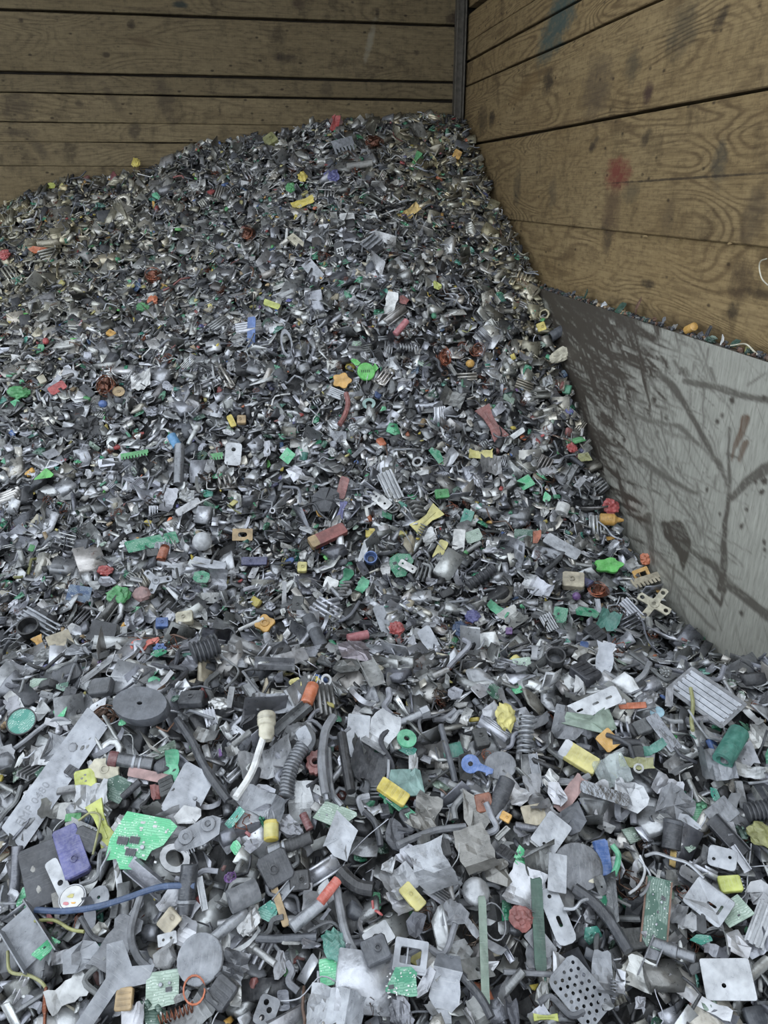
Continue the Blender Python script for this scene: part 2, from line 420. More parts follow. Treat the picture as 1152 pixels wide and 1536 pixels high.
def struct(name, g, mat, parent=None):
    o = obj(name, g[0], g[1], mat, None, parent)
    if parent is None: tag(o, kind='structure')
    return o
M['concrete'] = plain_mat('concrete', lin((96, 94, 90)), lin((124, 121, 115)), 5)
M['shadowgap'] = plain_mat('backing_boards', lin((34, 29, 24)), lin((52, 44, 35)), 9)
M['roof'] = plain_mat('roof_sheeting', lin((84, 82, 80)), lin((104, 101, 97)), 3)  # only for the added roof slab out of view
M['rail'] = plain_mat('dark_steel', lin((66, 62, 56)), lin((98, 93, 85)), 30, .5, .5)

struct('floor', box(-1.0, 1.2, -.05, 8.4, 9.0, .1), 'concrete')
wall_back = struct('wall_back', box(-1.2, YB + .12, 1.65, 5.8, .10, 3.5), 'shadowgap')
wall_right = struct('wall_right', box(WX + .12, 2.3, 1.65, .10, 6.9, 3.5), 'shadowgap')
tag(wall_back, 'back wall of heavy horizontal timber boards'); tag(wall_right, 'right side wall of heavy timber boards')
roof = struct('ceiling', box(-.9, 4.5, 3.5, 6.2, 2.4, .1), 'roof')  # added slab out of view, placed so daylight falls off towards the back
tag(roof, 'added roof sheet out of view, shading the back of the storage bay')

def wmark(u, v, wpx, hpx, ang, col, st):
    y, z = on_wall(u, v, WX); ya, _ = on_wall(u - wpx / 2, v, WX); yb, _ = on_wall(u + wpx / 2, v, WX); d = y * cY * cP + WX * sY * cP
    return (y, z, abs(ya - yb) / 2 * 1.1, hpx * d / FPX / 2 * 1.1, -ang, tuple(lin(np.array(col) * .72)), st)
def bmark(u, v, wpx, hpx, ang, col, st):
    d = ray(u, v); t = YB / d[1]
    return (d[0] * t, d[2] * t + H, wpx * 4.75 / FPX / 2, hpx * 4.75 / FPX / 2, ang, tuple(lin(np.array(col) * .8)), st)
DK, DG = (52, 42, 32), (66, 62, 52)
right_marks = [wmark(838, 28, 60, 66, .5, (74, 92, 88), .9), wmark(925, 262, 34, 44, 0, (128, 52, 46), .85), wmark(916, 318, 24, 70, -.1, (92, 70, 52), .7),
    wmark(895, 135, 40, 80, 0, (86, 72, 58), .6), wmark(822, 122, 14, 34, 0, DK, .8), wmark(738, 178, 8, 20, 0, DK, .9), wmark(724, 180, 14, 34, 0, DK, .6),
    wmark(1025, 45, 44, 60, .2, DG, .55), wmark(972, 140, 14, 30, 0, (70, 48, 42), .85), wmark(1082, 28, 22, 20, .6, DK, .8), wmark(950, 98, 22, 40, 0, DG, .6),
    wmark(1078, 246, 20, 60, .2, (78, 72, 60), .75), wmark(1105, 420, 36, 60, 0, (78, 60, 42), .75), wmark(1092, 466, 16, 26, 0, DK, .75), wmark(966, 425, 22, 12, 0, DK, .8),
    wmark(890, 218, 14, 14, .5, DK, .8), wmark(968, 208, 16, 18, .5, DK, .7), wmark(1000, 330, 16, 60, -.2, (86, 70, 52), .5), wmark(1130, 320, 30, 80, -.3, (84, 70, 54), .6),
    wmark(790, 130, 60, 22, .2, (120, 92, 54), .5), wmark(1135, 440, 50, 16, 0, DK, .55), wmark(905, 360, 14, 40, 0, (70, 56, 44), .7), wmark(945, 290, 24, 30, 0, DG, .5),
    wmark(775, 285, 10, 50, 0, DG, .5), wmark(828, 290, 12, 40, .1, DG, .5), wmark(1020, 268, 250, 3.5, .02, DK, .8), wmark(990, 480, 300, 26, -.02, (92, 76, 54), .45)]
back_marks = [bmark(197, 37, 12, 12, 0, DK, .8), bmark(213, 62, 34, 14, -.2, (86, 70, 50), .6), bmark(159, 82, 10, 8, 0, DK, .8), bmark(32, 31, 6, 6, 0, DK, .8),
    bmark(270, 7, 22, 9, 0, (48, 54, 50), .9), bmark(447, 7, 18, 16, 0, (62, 48, 38), .7), bmark(566, 19, 7, 12, 0, DK, .8), bmark(680, 30, 24, 24, 0, (44, 32, 26), .85),
    bmark(555, 62, 10, 58, -.28, (142, 134, 116), .75), bmark(425, 86, 38, 10, 0, (44, 36, 30), .7), bmark(625, 79, 10, 8, 0, DK, .7), bmark(119, 156, 12, 12, 0, DK, .6),
    bmark(170, 150, 14, 60, .5, (74, 62, 48), .5), bmark(248, 150, 26, 70, .25, (62, 52, 42), .6), bmark(25, 160, 50, 40, 0, (66, 56, 44), .6), bmark(202, 196, 18, 24, -.3, (54, 46, 38), .65),
    bmark(60, 225, 16, 40, .6, (70, 60, 48), .55), bmark(30, 199, 50, 12, 0, (66, 56, 44), .6), bmark(490, 135, 20, 30, -.5, (60, 52, 42), .5), bmark(330, 165, 5, 12, 0, DK, .7)]
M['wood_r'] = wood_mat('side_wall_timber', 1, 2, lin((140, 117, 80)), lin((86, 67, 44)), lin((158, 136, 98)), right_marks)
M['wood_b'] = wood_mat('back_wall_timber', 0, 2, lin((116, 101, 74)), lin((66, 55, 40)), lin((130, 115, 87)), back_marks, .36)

def plank(axis, lo, hi, z0, z1, face, gap0, gap1, r, mat, parent, depth=.07):
    """one board with chamfered, slightly wandering long edges; face = where its front stands"""
    s = np.linspace(lo, hi, 46); n = len(s)
    e0 = z0 + gap0 + np.cumsum(r.normal(0, .0009, n)) ; e1 = z1 - gap1 + np.cumsum(r.normal(0, .0009, n))
    e0 = np.maximum(e0, z0 + .0006); e1 = np.minimum(e1, z1 - .0006); c = .0035; off = r.uniform(-.0015, .0015)
    sec = [(depth, e0), (c, e0), (0, e0 + c), (0, e1 - c), (c, e1), (depth, e1)]
    V = []
    for k in range(n):
        for d, z in sec:
            d = face + d + off; zz = (z if np.isscalar(z) else z[k])
            V.append((s[k], d, zz) if axis == 0 else (d, s[k], zz))
    m = len(sec); F = []
    for k in range(n - 1):
        for j in range(m - 1):
            q = (k * m + j, (k + 1) * m + j, (k + 1) * m + j + 1, k * m + j + 1); F.append(q if axis == 0 else q[::-1])
    F += [tuple(range(m)), tuple((n - 1) * m + j for j in range(m))]
    return obj('plank', np.array(V), F, mat, None, parent)
pr = np.random.default_rng(5)
zb = [(-.45, .135, .0016), (.135, .268, .0003), (.268, .376, .0004), (.376, .528, .0016), (.528, .630, .0004), (.630, .952, .0075), (.952, 1.28, .009), (1.28, 1.62, .006)]
for i, (a, b_, g0) in enumerate(zb):
    g1 = zb[i + 1][2] if i + 1 < len(zb) else .003
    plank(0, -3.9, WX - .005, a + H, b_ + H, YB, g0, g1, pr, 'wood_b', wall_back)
zr = [(-.66, -.153, .002), (-.153, .260, .005), (.260, .607, .0022), (.607, .742, .0028), (.742, .853, .0012), (.853, 1.02, .0014), (1.02, 1.32, .014), (1.32, 1.62, .004)]
for i, (a, b_, g0) in enumerate(zr):
    g1 = zr[i + 1][2] if i + 1 < len(zr) else .003
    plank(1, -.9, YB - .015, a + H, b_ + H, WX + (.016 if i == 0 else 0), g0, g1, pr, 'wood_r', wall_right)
# splinters left standing on the seam below the third board
for k, (u, v) in enumerate([(862, 334), (968, 352), (1015, 357), (1096, 362)]):
    y, z = on_wall(u, v, WX)
    V, F = shard(.03 + .012 * (k % 3), .010, .003, pr, 6, .4, .2)
    o = obj('splinter', np.c_[np.zeros(len(V)) + V[:, 2] + WX - .002, V[:, 0] + y, V[:, 1] + z - .006], F, 'wood_r', None, wall_right)

# corner rail: a steel channel standing in the corner
rail = bpy.data.objects.new('trim_1', None); COL.objects.link(rail); rail.location = (WX - .05, YB - .03, 0)
tag(rail, 'dark steel channel standing in the corner of the timber walls', None, None, 'structure')
zc, hh = 1.75, 3.3
obj('web', *box(0, .022, zc, .055, .008, hh), 'rail', None, rail)
for sgn in (-1, 1): obj('flange', *box(sgn * .0275, 0, zc, .007, .05, hh), 'rail', None, rail)

# painted steel plate bolted to the lower side wall, smeared with dried brown dirt
PX = 1.462; PTOP = H - .453
ys = np.arange(.6, 4.25, .0058); zs = np.arange(.15, PTOP + .001, .0058); zs[-1] = PTOP
YY, ZZ = np.meshgrid(ys, zs, indexing='ij')
def vnoise(x, y, seed):
    g = np.random.default_rng(seed).random((64, 64)); xi = np.floor(x).astype(int); yi = np.floor(y).astype(int)
    fx = x - xi; fy = y - yi; fx = fx * fx * (3 - 2 * fx); fy = fy * fy * (3 - 2 * fy)
    def q(a, b): return g[a % 64, b % 64]
    return (q(xi, yi) * (1 - fx) + q(xi + 1, yi) * fx) * (1 - fy) + (q(xi, yi + 1) * (1 - fx) + q(xi + 1, yi + 1) * fx) * fy
def fb(x, y, s, o=4):
    return sum(vnoise(x * 2 ** k, y * 2 ** k, s + k) * .5 ** k for k in range(o)) / sum(.5 ** k for k in range(o))
pu, pv, pd = project(np.stack([np.full_like(YY, PX), YY, ZZ], -1))
wobu = pu + 10 * (fb(pu / 34, pv / 34, 40) - .5); wobv = pv + 10 * (fb(pu / 34, pv / 34, 50) - .5)
# dense film of dirt under the top edge near the pile, thinning down the plate in crossing streaks
c1 = (pv - pu) / 1.414; c2 = (pv + pu) / 1.414
st1 = fb(c2 / 34, c1 / 6, 3, 4); st2 = fb((pu - .22 * pv) / 7, pv / 60, 9, 4); st3 = fb((pu + .45 * pv) / 60, (pv - .45 * pu) / 6, 15, 4)
dist = np.hypot((pu - 870) / 215, (pv - 510) / 250)
dens = np.clip(1.18 - dist, 0, 1.1)
edge = np.clip(1 - (PTOP - ZZ) / .14, 0, 1) * np.clip(1.25 - (pu - 830) / 260, 0, 1)
left = np.clip(1 - np.abs(pu - (870 + (pv - 600) * .42)) / 120, 0, 1) * np.clip((1020 - pv) / 300, .0, 1)
film = np.maximum.reduce([dens * .66, edge * .74, left * .52])
pat = np.maximum.reduce([st1, st2, st3 * .98])
dirt = np.clip((pat + film - .93) * 5.5, 0, 1) * np.clip(film * 3, 0, 1)
fine = np.clip((np.maximum(fb(c2 / 50, c1 / 3.2, 77, 3), fb((pu - .3 * pv) / 4, pv / 70, 79, 3)) - .73) * 9, 0, 1) * np.clip(1.5 - (pu - 830) / 330, .12, 1)
dirt = np.maximum(dirt, fine * .6)
hatch = np.maximum.reduce([fb(c2 / 40, c1 / 2.6, 91, 3), fb((pu - .3 * pv) / 2.6, pv / 45, 93, 3), fb((pu + .5 * pv) / 50, (pv - .5 * pu) / 3, 95, 3)])
hatch = np.clip(.45 + (hatch - .40) * 3.2, .30, 1)
dirt = dirt * np.maximum(hatch, np.clip(edge * 1.5, 0, .9))
def stroke(pts, w0, w1, amt=.85):
    global dirt
    pts = np.array(pts, float); best = np.full(pu.shape, -9.0)
    tot = len(pts) - 1
    for i in range(tot):
        a, b = pts[i], pts[i + 1]; ab = b - a
        t = np.clip(((wobu - a[0]) * ab[0] + (wobv - a[1]) * ab[1]) / (ab @ ab), 0, 1)
        d = np.hypot(wobu - a[0] - t * ab[0], wobv - a[1] - t * ab[1])
        w = w0 + (w1 - w0) * (i + t) / tot
        best = np.maximum(best, (w * 1.0 - d) / 3.0 + .5)
    dirt = np.maximum(dirt, np.clip(best, 0, 1) * amt * np.maximum(hatch, .72))
stroke([(985, 560), (1005, 575), (1030, 612), (1060, 660), (1082, 705)], 6, 3.5)
stroke([(1028, 574), (1075, 580), (1152, 600)], 5, 5, .8)
stroke([(1010, 540), (1032, 572)], 2.5, 2, .7); stroke([(1125, 575), (1150, 560)], 2.5, 2, .6)
stroke([(1094, 745), (1086, 800), (1082, 880)], 3, 6, .9); stroke([(1093, 640), (1094, 745)], 2, 3, .8)
stroke([(1078, 690), (1096, 740)], 4, 2, .8); stroke([(1152, 700), (1120, 722), (1098, 748)], 9, 5, .85)
stroke([(1066, 885), (1080, 906)], 4, 3, .9); stroke([(1088, 880), (1080, 908)], 5, 2, .9)
stroke([(1012, 796), (1022, 812)], 17, 15, .98); stroke([(1022, 812), (1024, 832), (1023, 852)], 14, 2, .98); stroke([(1000, 788), (1014, 796)], 7, 10, .95)
stroke([(1028, 818), (1070, 850), (1110, 890), (1152, 925)], 5, 7, .85); stroke([(972, 775), (980, 845)], 8, 3, .8)
stroke([(960, 690), (1000, 715), (1045, 740)], 6, 3, .75); stroke([(930, 610), (975, 632), (1020, 640), (1050, 668)], 5, 3, .7)
stroke([(985, 705), (1018, 745), (1050, 800)], 2, 1.5, .7); stroke([(920, 560), (960, 600), (1000, 610)], 4, 2, .7)
stroke([(985, 830), (1030, 870), (1062, 905)], 2.5, 2, .7); stroke([(985, 845), (1040, 910), (1070, 945)], 2.5, 2, .6)
stroke([(880, 560), (905, 640), (935, 720)], 3, 2, .7); stroke([(930, 500), (940, 600), (960, 680)], 3, 2, .7)
stroke([(1000, 650), (1040, 660), (1075, 690)], 3, 2, .5); stroke([(900, 600), (960, 660), (1010, 720)], 3, 2, .6)
kr = np.random.default_rng(8)
for _ in range(120):                                    # scrapes left by the loader bucket and falling scrap
    u = 872 + 210 * kr.random() ** 1.5; v = kr.uniform(480, 900); L = kr.uniform(30, 130)
    if u < 850 + (v - 440) * .33: u += 60
    an = math.radians(kr.choice([58, 72, 35, 100]) + kr.normal(0, 9)); w = kr.uniform(.5, 1.7)
    a_ = (u, v); m_ = (u + L * .5 * math.cos(an) + kr.normal(0, 4), v + L * .5 * math.sin(an)); e_ = (u + L * math.cos(an), v + L * math.sin(an))
    stroke([a_, m_, e_], w, w * .5, kr.uniform(.45, .85))
for _ in range(34):
    u = 900 + 240 * kr.random(); v = kr.uniform(540, 900); an = math.radians(kr.choice([40, 70, 95]) + kr.normal(0, 12)); L = kr.uniform(8, 26); w = kr.uniform(1.5, 3.6)
    stroke([(u, v), (u + L * math.cos(an), v + L * math.sin(an))], w, w * .4, kr.uniform(.5, .8))
for (u, v, q) in [(1146, 720, 5), (1143, 738, 4), (1134, 722, 3), (1080, 770, 2.5), (1111, 790, 3), (1145, 810, 3.5), (1146, 822, 3), (1110, 918, 3), (1098, 598, 5), (928, 518, 6), (982, 598, 4), (936, 660, 3),
                  (1076, 630, 3), (1020, 560, 2.5), (1082, 622, 2.5), (1120, 765, 3), (1060, 735, 2.5), (1000, 625, 3), (1146, 596, 4)]:
    stroke([(u, v), (u + .5, v + q * .8)], q, q * .7, 1.0)
rust = np.zeros_like(dirt)
for (a, b, w0, w1) in [((1118, 628), (1104, 668), 7, 4), ((1118, 665), (1110, 690), 5, 3), ((1104, 665), (1098, 690), 3, 1)]:
    ab = np.subtract(b, a); t = np.clip(((wobu - a[0]) * ab[0] + (wobv - a[1]) * ab[1]) / (ab @ ab), 0, 1)
    d = np.hypot(wobu - a[0] - t * ab[0], wobv - a[1] - t * ab[1]); rust = np.maximum(rust, np.clip((w0 + (w1 - w0) * t - d) / 2 + .5, 0, 1))
m, nt, b = new_mat('painted_steel')
a1 = nt.nodes.new('ShaderNodeAttribute'); a1.attribute_name = 'Stain'
sp = nt.nodes.new('ShaderNodeSeparateColor'); nt.links.new(a1.outputs['Color'], sp.inputs[0])
tc = nt.nodes.new('ShaderNodeTexCoord').outputs['Object']
n1 = noise(nt, mapping(nt, tc, (1, 22, 3.2)), 4, 5, .6); n2 = noise(nt, tc, 3, 3); n3 = noise(nt, mapping(nt, tc, (1, 60, 7)), 4, 3)
c = mix(nt, ramp(nt, n1, [(.3, 0.0), (.7, 1.0)]), tuple(lin((146, 145, 136))), tuple(lin((178, 177, 167))))
c = mix(nt, ramp(nt, n3, [(.58, 0.0), (.74, .55)]), c, tuple(lin((96, 92, 84))))
c = mix(nt, mathn(nt, 'MULTIPLY', sp.outputs[0], .93), c, tuple(lin((62, 53, 45))))
c = mix(nt, mathn(nt, 'MULTIPLY', sp.outputs[1], ramp(nt, n1, [(.3, .5), (.6, .95)])), c, tuple(lin((98, 76, 60))))
c = mix(nt, 1.0, c, (.80, .80, .80), 'MULTIPLY')
nt.links.new(c, b.inputs['Base Color']); b.inputs['Roughness'].default_value = .55; b.inputs['Metallic'].default_value = .15
bump(nt, b, n1, .12, .002); M['steel'] = m
ny_, nz_ = YY.shape
V = np.stack([np.full_like(YY, PX), YY, ZZ], -1).reshape(-1, 3); base_n = len(V)
idx = np.arange(base_n).reshape(ny_, nz_)
q = np.stack([idx[:-1, :-1], idx[:-1, 1:], idx[1:, 1:], idx[1:, :-1]], -1).reshape(-1, 4)
bx_v, bx_f = box((PX + WX) / 2 - .002, (ys[0] + ys[-1]) / 2, (zs[0] + PTOP) / 2, WX - PX - .006, ys[-1] - ys[0], PTOP - zs[0])
plate = obj('steel_plate', np.concatenate([V, bx_v]), [tuple(k) for k in q.tolist()] + [tuple(i + base_n for i in f) for f in bx_f], 'steel', None)
ca = plate.data.color_attributes.new('Stain', 'FLOAT_COLOR', 'POINT')
cc = np.zeros((base_n + 8, 4), np.float32); cc[:base_n, 0] = dirt.ravel(); cc[:base_n, 1] = rust.ravel(); cc[:, 3] = 1; cc[base_n:, 0] = .9
ca.data.foreach_set('color', cc.ravel())
tag(plate, 'grey steel plate smeared with brown dirt, fixed to the lower timber side wall', 'steel plate')

# the buried body of the heap, coloured near black as the shade between the loose pieces
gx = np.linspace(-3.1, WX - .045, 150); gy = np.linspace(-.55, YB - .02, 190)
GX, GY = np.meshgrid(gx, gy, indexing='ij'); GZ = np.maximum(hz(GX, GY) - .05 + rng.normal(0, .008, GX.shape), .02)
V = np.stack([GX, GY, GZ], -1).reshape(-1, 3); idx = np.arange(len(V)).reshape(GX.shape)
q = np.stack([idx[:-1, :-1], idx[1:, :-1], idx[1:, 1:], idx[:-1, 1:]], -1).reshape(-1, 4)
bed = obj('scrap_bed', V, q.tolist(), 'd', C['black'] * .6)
tag(bed, 'scrap filling the heap beneath the loose pieces, darkened to stand for shade', 'scrap heap', None, 'stuff')

# ------------------------------------------------------------------ builders of single pieces of scrap
# each returns parts: (name, V, F, material, colour, smooth, sub-parts)
def P_(name, g, mat, col, smooth=False, subs=()): return (name, g[0], g[1], mat, col, smooth, list(subs))
def sh(g, dx=0, dy=0, dz=0): return g[0] + (dx, dy, dz), g[1]
def g_plate(L, W, r, o):
    t = o.get('t', .0022); hs = o.get('holes', ()); rad = o.get('r', .2) * W
    out = o['out'] * (L, W) if 'out' in o else rrect(L, W, rad)
    if 'skew' in o: out = out + np.c_[out[:, 1] * o['skew'], np.zeros(len(out))]
    hl = [circ(u * L, v * W, q * W, 9) for u, v, q in hs] + [np.array(rrect(l * L, w * W, w * W * .45)) + (u * L, v * W) for u, v, l, w in o.get('slots', ())]
    g = prism(out, -t / 2, t / 2, min(.0006, t / 4), hl)
    if o.get('bend'):
        V = g[0]; V[:, 2] += o['bend'] * np.abs(V[:, 0]) * (V[:, 0] > 0)
    parts = [P_('plate', g, o['mat'], o['col'])]
    for u, v, q in o.get('rivets', ()):
        parts.append(P_('rivet', sh(lathe([(q * W, 0), (q * W, .001), (q * W * .8, .0028), (q * W * .3, .0034)], 8), u * L, v * W, t / 2), o.get('rmat', 'm'), o.get('rcol', o['col'] * .8), True))
    return parts
def g_shard(L, W, r, o): return [P_('shard', shard(L, W, o.get('t', .0022), r, o.get('n', 9), o.get('jit', .3), o.get('bend', .14), o.get('crum', .06)), o['mat'], o['col'])]
def g_sheet(L, W, r, o): return [P_('sheet', sheet(L * 1.1, W, o.get('t', .0016), r, o.get('nx', 7), o.get('ny', 4), o.get('curl', r.uniform(.4, 1.6)), o.get('fold', r.choice([0, .4, .8])), o.get('crum', .014)), o['mat'], o['col'], o.get('smooth', False))]
def g_crumple(L, W, r, o): return [P_('lump', lump(L, W, o.get('T', min(L, W) * .55), r, o.get('jag', .13), 2), o['mat'], o['col'], o.get('smooth', False))]
def g_block(L, W, r, o):
    T = o.get('T', min(L, W) * .5)
    out = rrect(L, W, .1 * W, 1) + r.normal(0, .015 * W, (8, 2))
    p = [P_('body', prism(out, -T / 2, T / 2, min(.0025, T * .12)), o['mat'], o['col'])]
    k = o.get('detail', 'boss')
    if k == 'boss':
        p.append(P_('boss', sh(lathe([(W * .16, 0), (W * .16, T * .12), (W * .10, T * .16), (W * .09, T * .02)], 9), r.uniform(-.2, .2) * L, 0, T / 2 - .0004), o['mat'], o['col'] * .8))
    elif k == 'rib':
        for i in range(3): p.append(P_('rib', box((i - 1) * L * .25, 0, T / 2, L * .06, W * .8, T * .14), o['mat'], o['col'] * .85))
    elif k == 'cap':
        p.append(P_('end_cap', prism(rrect(L * .24, W * 1.02, .1 * W, 1) + (-L * .44, 0), -T * .52, T * .52, .001), 'd', o.get('ccol', C['pale'])))
    elif k == 'pins':
        for i in range(4): p.append(P_('pin', box(L * .52, (i - 1.5) * W * .2, -T * .2, L * .16, W * .05, W * .05), 'm', C['silver']))
    elif k == 'spot':
        for i in range(3): p.append(P_('raised_spot', sh(lump(L * .12, W * .1, .002, r, .2), r.uniform(-.3, .3) * L, r.uniform(-.3, .3) * W, T / 2), 'd', C['warm']))
    return p
def g_bar(L, W, r, o):
    T = o.get('T', W * .4); out = rrect(L, W, .16 * W, 1); out[:, 0] += r.normal(0, .02 * L, 8)
    return [P_('bar', prism(out, -T / 2, T / 2, min(.0015, T * .2)), o['mat'], o['col'])]
def g_disc(L, W, r, o):
    T = o.get('T', .006); h = o.get('hole', 0); R = L / 2; n = 22
    if h: prof = [(R * h, T * .5), (R * h, -T * .5), (R * .97, -T * .5), (R, -T * .3), (R, T * .3), (R * .97, T * .5)]; g = lathe(prof[::-1], n, True)
    else: g = lathe([(R * .97, -T * .5), (R, -T * .3), (R, T * .3), (R * .97, T * .5), (R * .9, T * .5), (R * .86, T * .36 if o.get('dish', 1) else T * .5), (R * .2, T * .36)], n)
    V = g[0] * (1, W / L, 1)
    if o.get('crum'):
        V = V + np.c_[np.zeros((len(V), 2)), o['crum'] * L * (np.sin(V[:, 0] / L * 5 + 1) * np.cos(V[:, 1] / W * 4))]
    p = [P_('disc', (V, g[1]), o['mat'], o['col'], True)]
    if o.get('hub'): p.append(P_('hub', (lathe([(R * .3, 0), (R * .3, T * .6), (R * .22, T * .8), (R * .08, T * .8), (R * .08, T * .3)], 12)[0] * (1, W / L, 1) + (0, 0, T * .3), lathe([(1, 0)] * 5, 12)[1]), o.get('hmat', o['mat']), o.get('hcol', o['col'] * .8), True))
    if o.get('rim') is not None: p.append(P_('rim', (lathe([(R * 1.06, -T), (R * 1.06, T), (R * .97, T), (R * .97, -T)], n, True)[0] * (1, W / L, 1), lathe([(1, 0)] * 4, n, True)[1]), 'd', o['rim'], True))
    if 'paper' in o: p.append(P_('paper_label', sh((prism(circ(0, 0, R * .84, 16, R * .84 * W / L), 0, .0006)), 0, 0, T * .5), 'p', o['paper']))
    for du, dv, dl, dw, dc in o.get('patches', ()): p.append(P_('coloured_patch', sh(prism(ragged(dl * L, dw * L, 8, .3, r), 0, .001), du * L, dv * L, T * .5 + .0006), 'p', dc))
    return p
def g_cup(L, W, r, o):
    R = L / 2; D = o.get('D', L * .6)
    g = lathe([(R * .7, -D / 2), (R * .9, -D * .3), (R, D / 2), (R * .84, D / 2), (R * .7, -D * .2)], 16)
    return [P_('cup', g, o['mat'], o['col'], True), P_('inner_disc', sh(lathe([(R * .5, 0), (R * .5, D * .1), (R * .15, D * .25)], 12), 0, 0, -D * .2), 'd', o.get('icol', C['char']), True)]
def g_rod(L, W, r, o):
    R = W / 2; st = o.get('steps', [(0, 1), (1, 1)])
    pr_ = []; 
    for s, k in st: pr_.append((R * k, (s - .5) * L))
    pr_ = [(pr_[0][0] * .8, pr_[0][1] - R * .12)] + pr_ + [(pr_[-1][0] * .8, pr_[-1][1] + R * .12)]
    p = [P_('shaft', along_x(lathe(pr_, 12)), o['mat'], o['col'], True)]
    for s0, s1, k, mt, cl, nm in o.get('bands', ()):
        p.append(P_(nm, along_x(lathe([(R * k * .94, (s0 - .5) * L), (R * k, (s0 - .5) * L + .001), (R * k, (s1 - .5) * L - .001), (R * k * .94, (s1 - .5) * L)], 12)), mt, cl, True))
    return p
def g_tube(L, W, r, o):
    R = W / 2; k = o.get('wall', .62)
    p = [P_('tube', along_x(lathe([(R, -L / 2), (R, L / 2), (R * .97, L / 2 + R * .06), (R * k, L / 2), (R * k, -L / 2)], 14, True)), o['mat'], o['col'], True)]
    return p
def g_hose(L, W, r, o):
    R = W / 2; n = o.get('ribs', 14); pr_ = []
    for i in range(n):
        z = -L / 2 + L * i / n; h = L / n
        pr_ += [(R * .8, z), (R, z + h * .25), (R, z + h * .6), (R * .8, z + h * .85)]
    V, F = along_x(lathe(pr_, 10)); b = o.get('bend', .25)
    V[:, 1] += b * L * (V[:, 0] / L * 2) ** 2 * .5
    p = [P_('hose', (V, F), o['mat'], o['col'], True)]
    if o.get('end'): p.append(P_('elbow', tube(smooth_path([(L * .46, b * L * .5 * .85, 0), (L * .58, b * L * .6, 0), (L * .66, b * L * .3, .004), (L * .72, 0, .004)], 4), R * 1.15, 8), 'm', C['grey'], True))
    return p
def g_spring(L, W, r, o):
    return [P_('coil', helix(L, W / 2 * .86, W * .075, o.get('turns', 8), 6, 14), o['mat'], o['col'], True)]
def g_pcb(L, W, r, o):
    t = .0018; out = o['out'] * (L, W) if 'out' in o else (rrect(L, W, .05 * W, 1) + r.normal(0, .02 * W, (8, 2)) if o.get('frame') or r.random() < .45 else ragged(L, W, o.get('n', 9), .16, r))
    p = [P_('board', prism(out, -t / 2, t / 2), 'b', o['col'])]
    for _ in range(o.get('comps', 4)):
        u, v = r.uniform(-.3, .3) * L, r.uniform(-.3, .3) * W; s = r.uniform(.06, .14) * min(L, W)
        k = r.integers(3)
        if k == 0: p.append(P_('chip', box(u, v, t / 2 + s * .15, s * 1.6, s, s * .4), 'd', C['char'], False, [P_('pin_row', cat([box(u + (i - 1.5) * s * .36, v + q * s * .56, t / 2 + s * .08, s * .14, s * .16, s * .16) for i in range(4)]), 'm', C['light']) for q in (-1, 1)]))
        elif k == 1: p.append(P_('capacitor', sh(lathe([(s * .5, 0), (s * .5, s), (s * .42, s * 1.08)], 9), u, v, t / 2), 'm', C['silver'], True))
        else: p.append(P_('solder_blob', sh(lump(s, s * .8, s * .5, r, .1), u, v, t / 2 + s * .1), 'm', C['light'], True))
    for _ in range(o.get('pads', 0)):
        u, v = r.uniform(-.4, .4) * L, r.uniform(-.38, .38) * W; s = r.uniform(.022, .05) * min(L, W)
        p.append(P_('solder_pad', box(u, v, t / 2 + .0003, s * r.uniform(.8, 2), s, .0011), 'p', C['white']))
    if o.get('frame'): 
        for sg in (-1, 1): p.append(P_('edge_strip', box(0, sg * W * .47, t / 2 + .001, L * .95, W * .07, .003), 'd', C['brown']))
    return p
def g_fins(L, W, r, o):
    n = o.get('n', 6); T = o.get('T', W * .3)
    p = [P_('base', box(0, 0, -T * .4, L, W, T * .2), o['mat'], o['col'])]
    for i in range(n): p.append(P_('fin', box(0, (i - (n - 1) / 2) * W / n, T * .1, L, W / n * .34, T * .8), o['mat'], o['col']))
    return p
def g_gear(L, W, r, o):
    n = o.get('n', 5); T = o.get('T', .012); a = np.linspace(0, 2 * math.pi, n * 8, endpoint=False)
    k = 1 + o.get('lobe', .16) * np.cos(a * n); out = np.c_[L / 2 * k * np.cos(a), W / 2 * k * np.sin(a)] / (1 + o.get('lobe', .16))
    hl = [circ(0, 0, min(L, W) * o['hole'] / 2, 12)] if o.get('hole') else []
    p = [P_('body', prism(out, -T / 2, T / 2, .0015 if not hl else 0.0008, hl), o['mat'], o['col'], False)]
    if o.get('hub', 1): p.append(P_('hub', sh(lathe([(L * .22, 0), (L * .21, T * .35), (L * .13, T * .4), (L * .12, T * .1)], 12, not hl and False), 0, 0, T / 2 - .0003) if not hl else sh(lathe([(L * .3, 0), (L * .28, T * .3), (min(L, W) * o['hole'] / 2, T * .3), (min(L, W) * o['hole'] / 2, 0)], 14, True), 0, 0, T / 2), o['mat'], o['col'] * .85, True))
    return p
def g_clump(L, W, r, o):
    q = []
    for _ in range(o.get('n', 14)):
        a0 = r.uniform(0, 6.28); R = r.uniform(.25, .5); ax = r.normal(0, 1, 3); ax /= np.linalg.norm(ax)
        t = np.linspace(0, r.uniform(3, 6), 11) + a0
        Pp = np.c_[R * np.cos(t), R * np.sin(t), r.normal(0, .06, 11).cumsum() * .3] + r.normal(0, .07, 3)
        tilt = Matrix.Rotation(r.uniform(-.6, .6), 3, Vector(ax)); Pp = Pp @ np.array(tilt)
        q.append(tube(Pp * (L, W, min(L, W) * .7), o.get('wr', .0011), 4))
    return [P_('strands', cat(q), o['mat'], o['col'], True), P_('core', lump(L * .55, W * .55, min(L, W) * .35, r, .3), o['mat'], o['col'] * .5)]
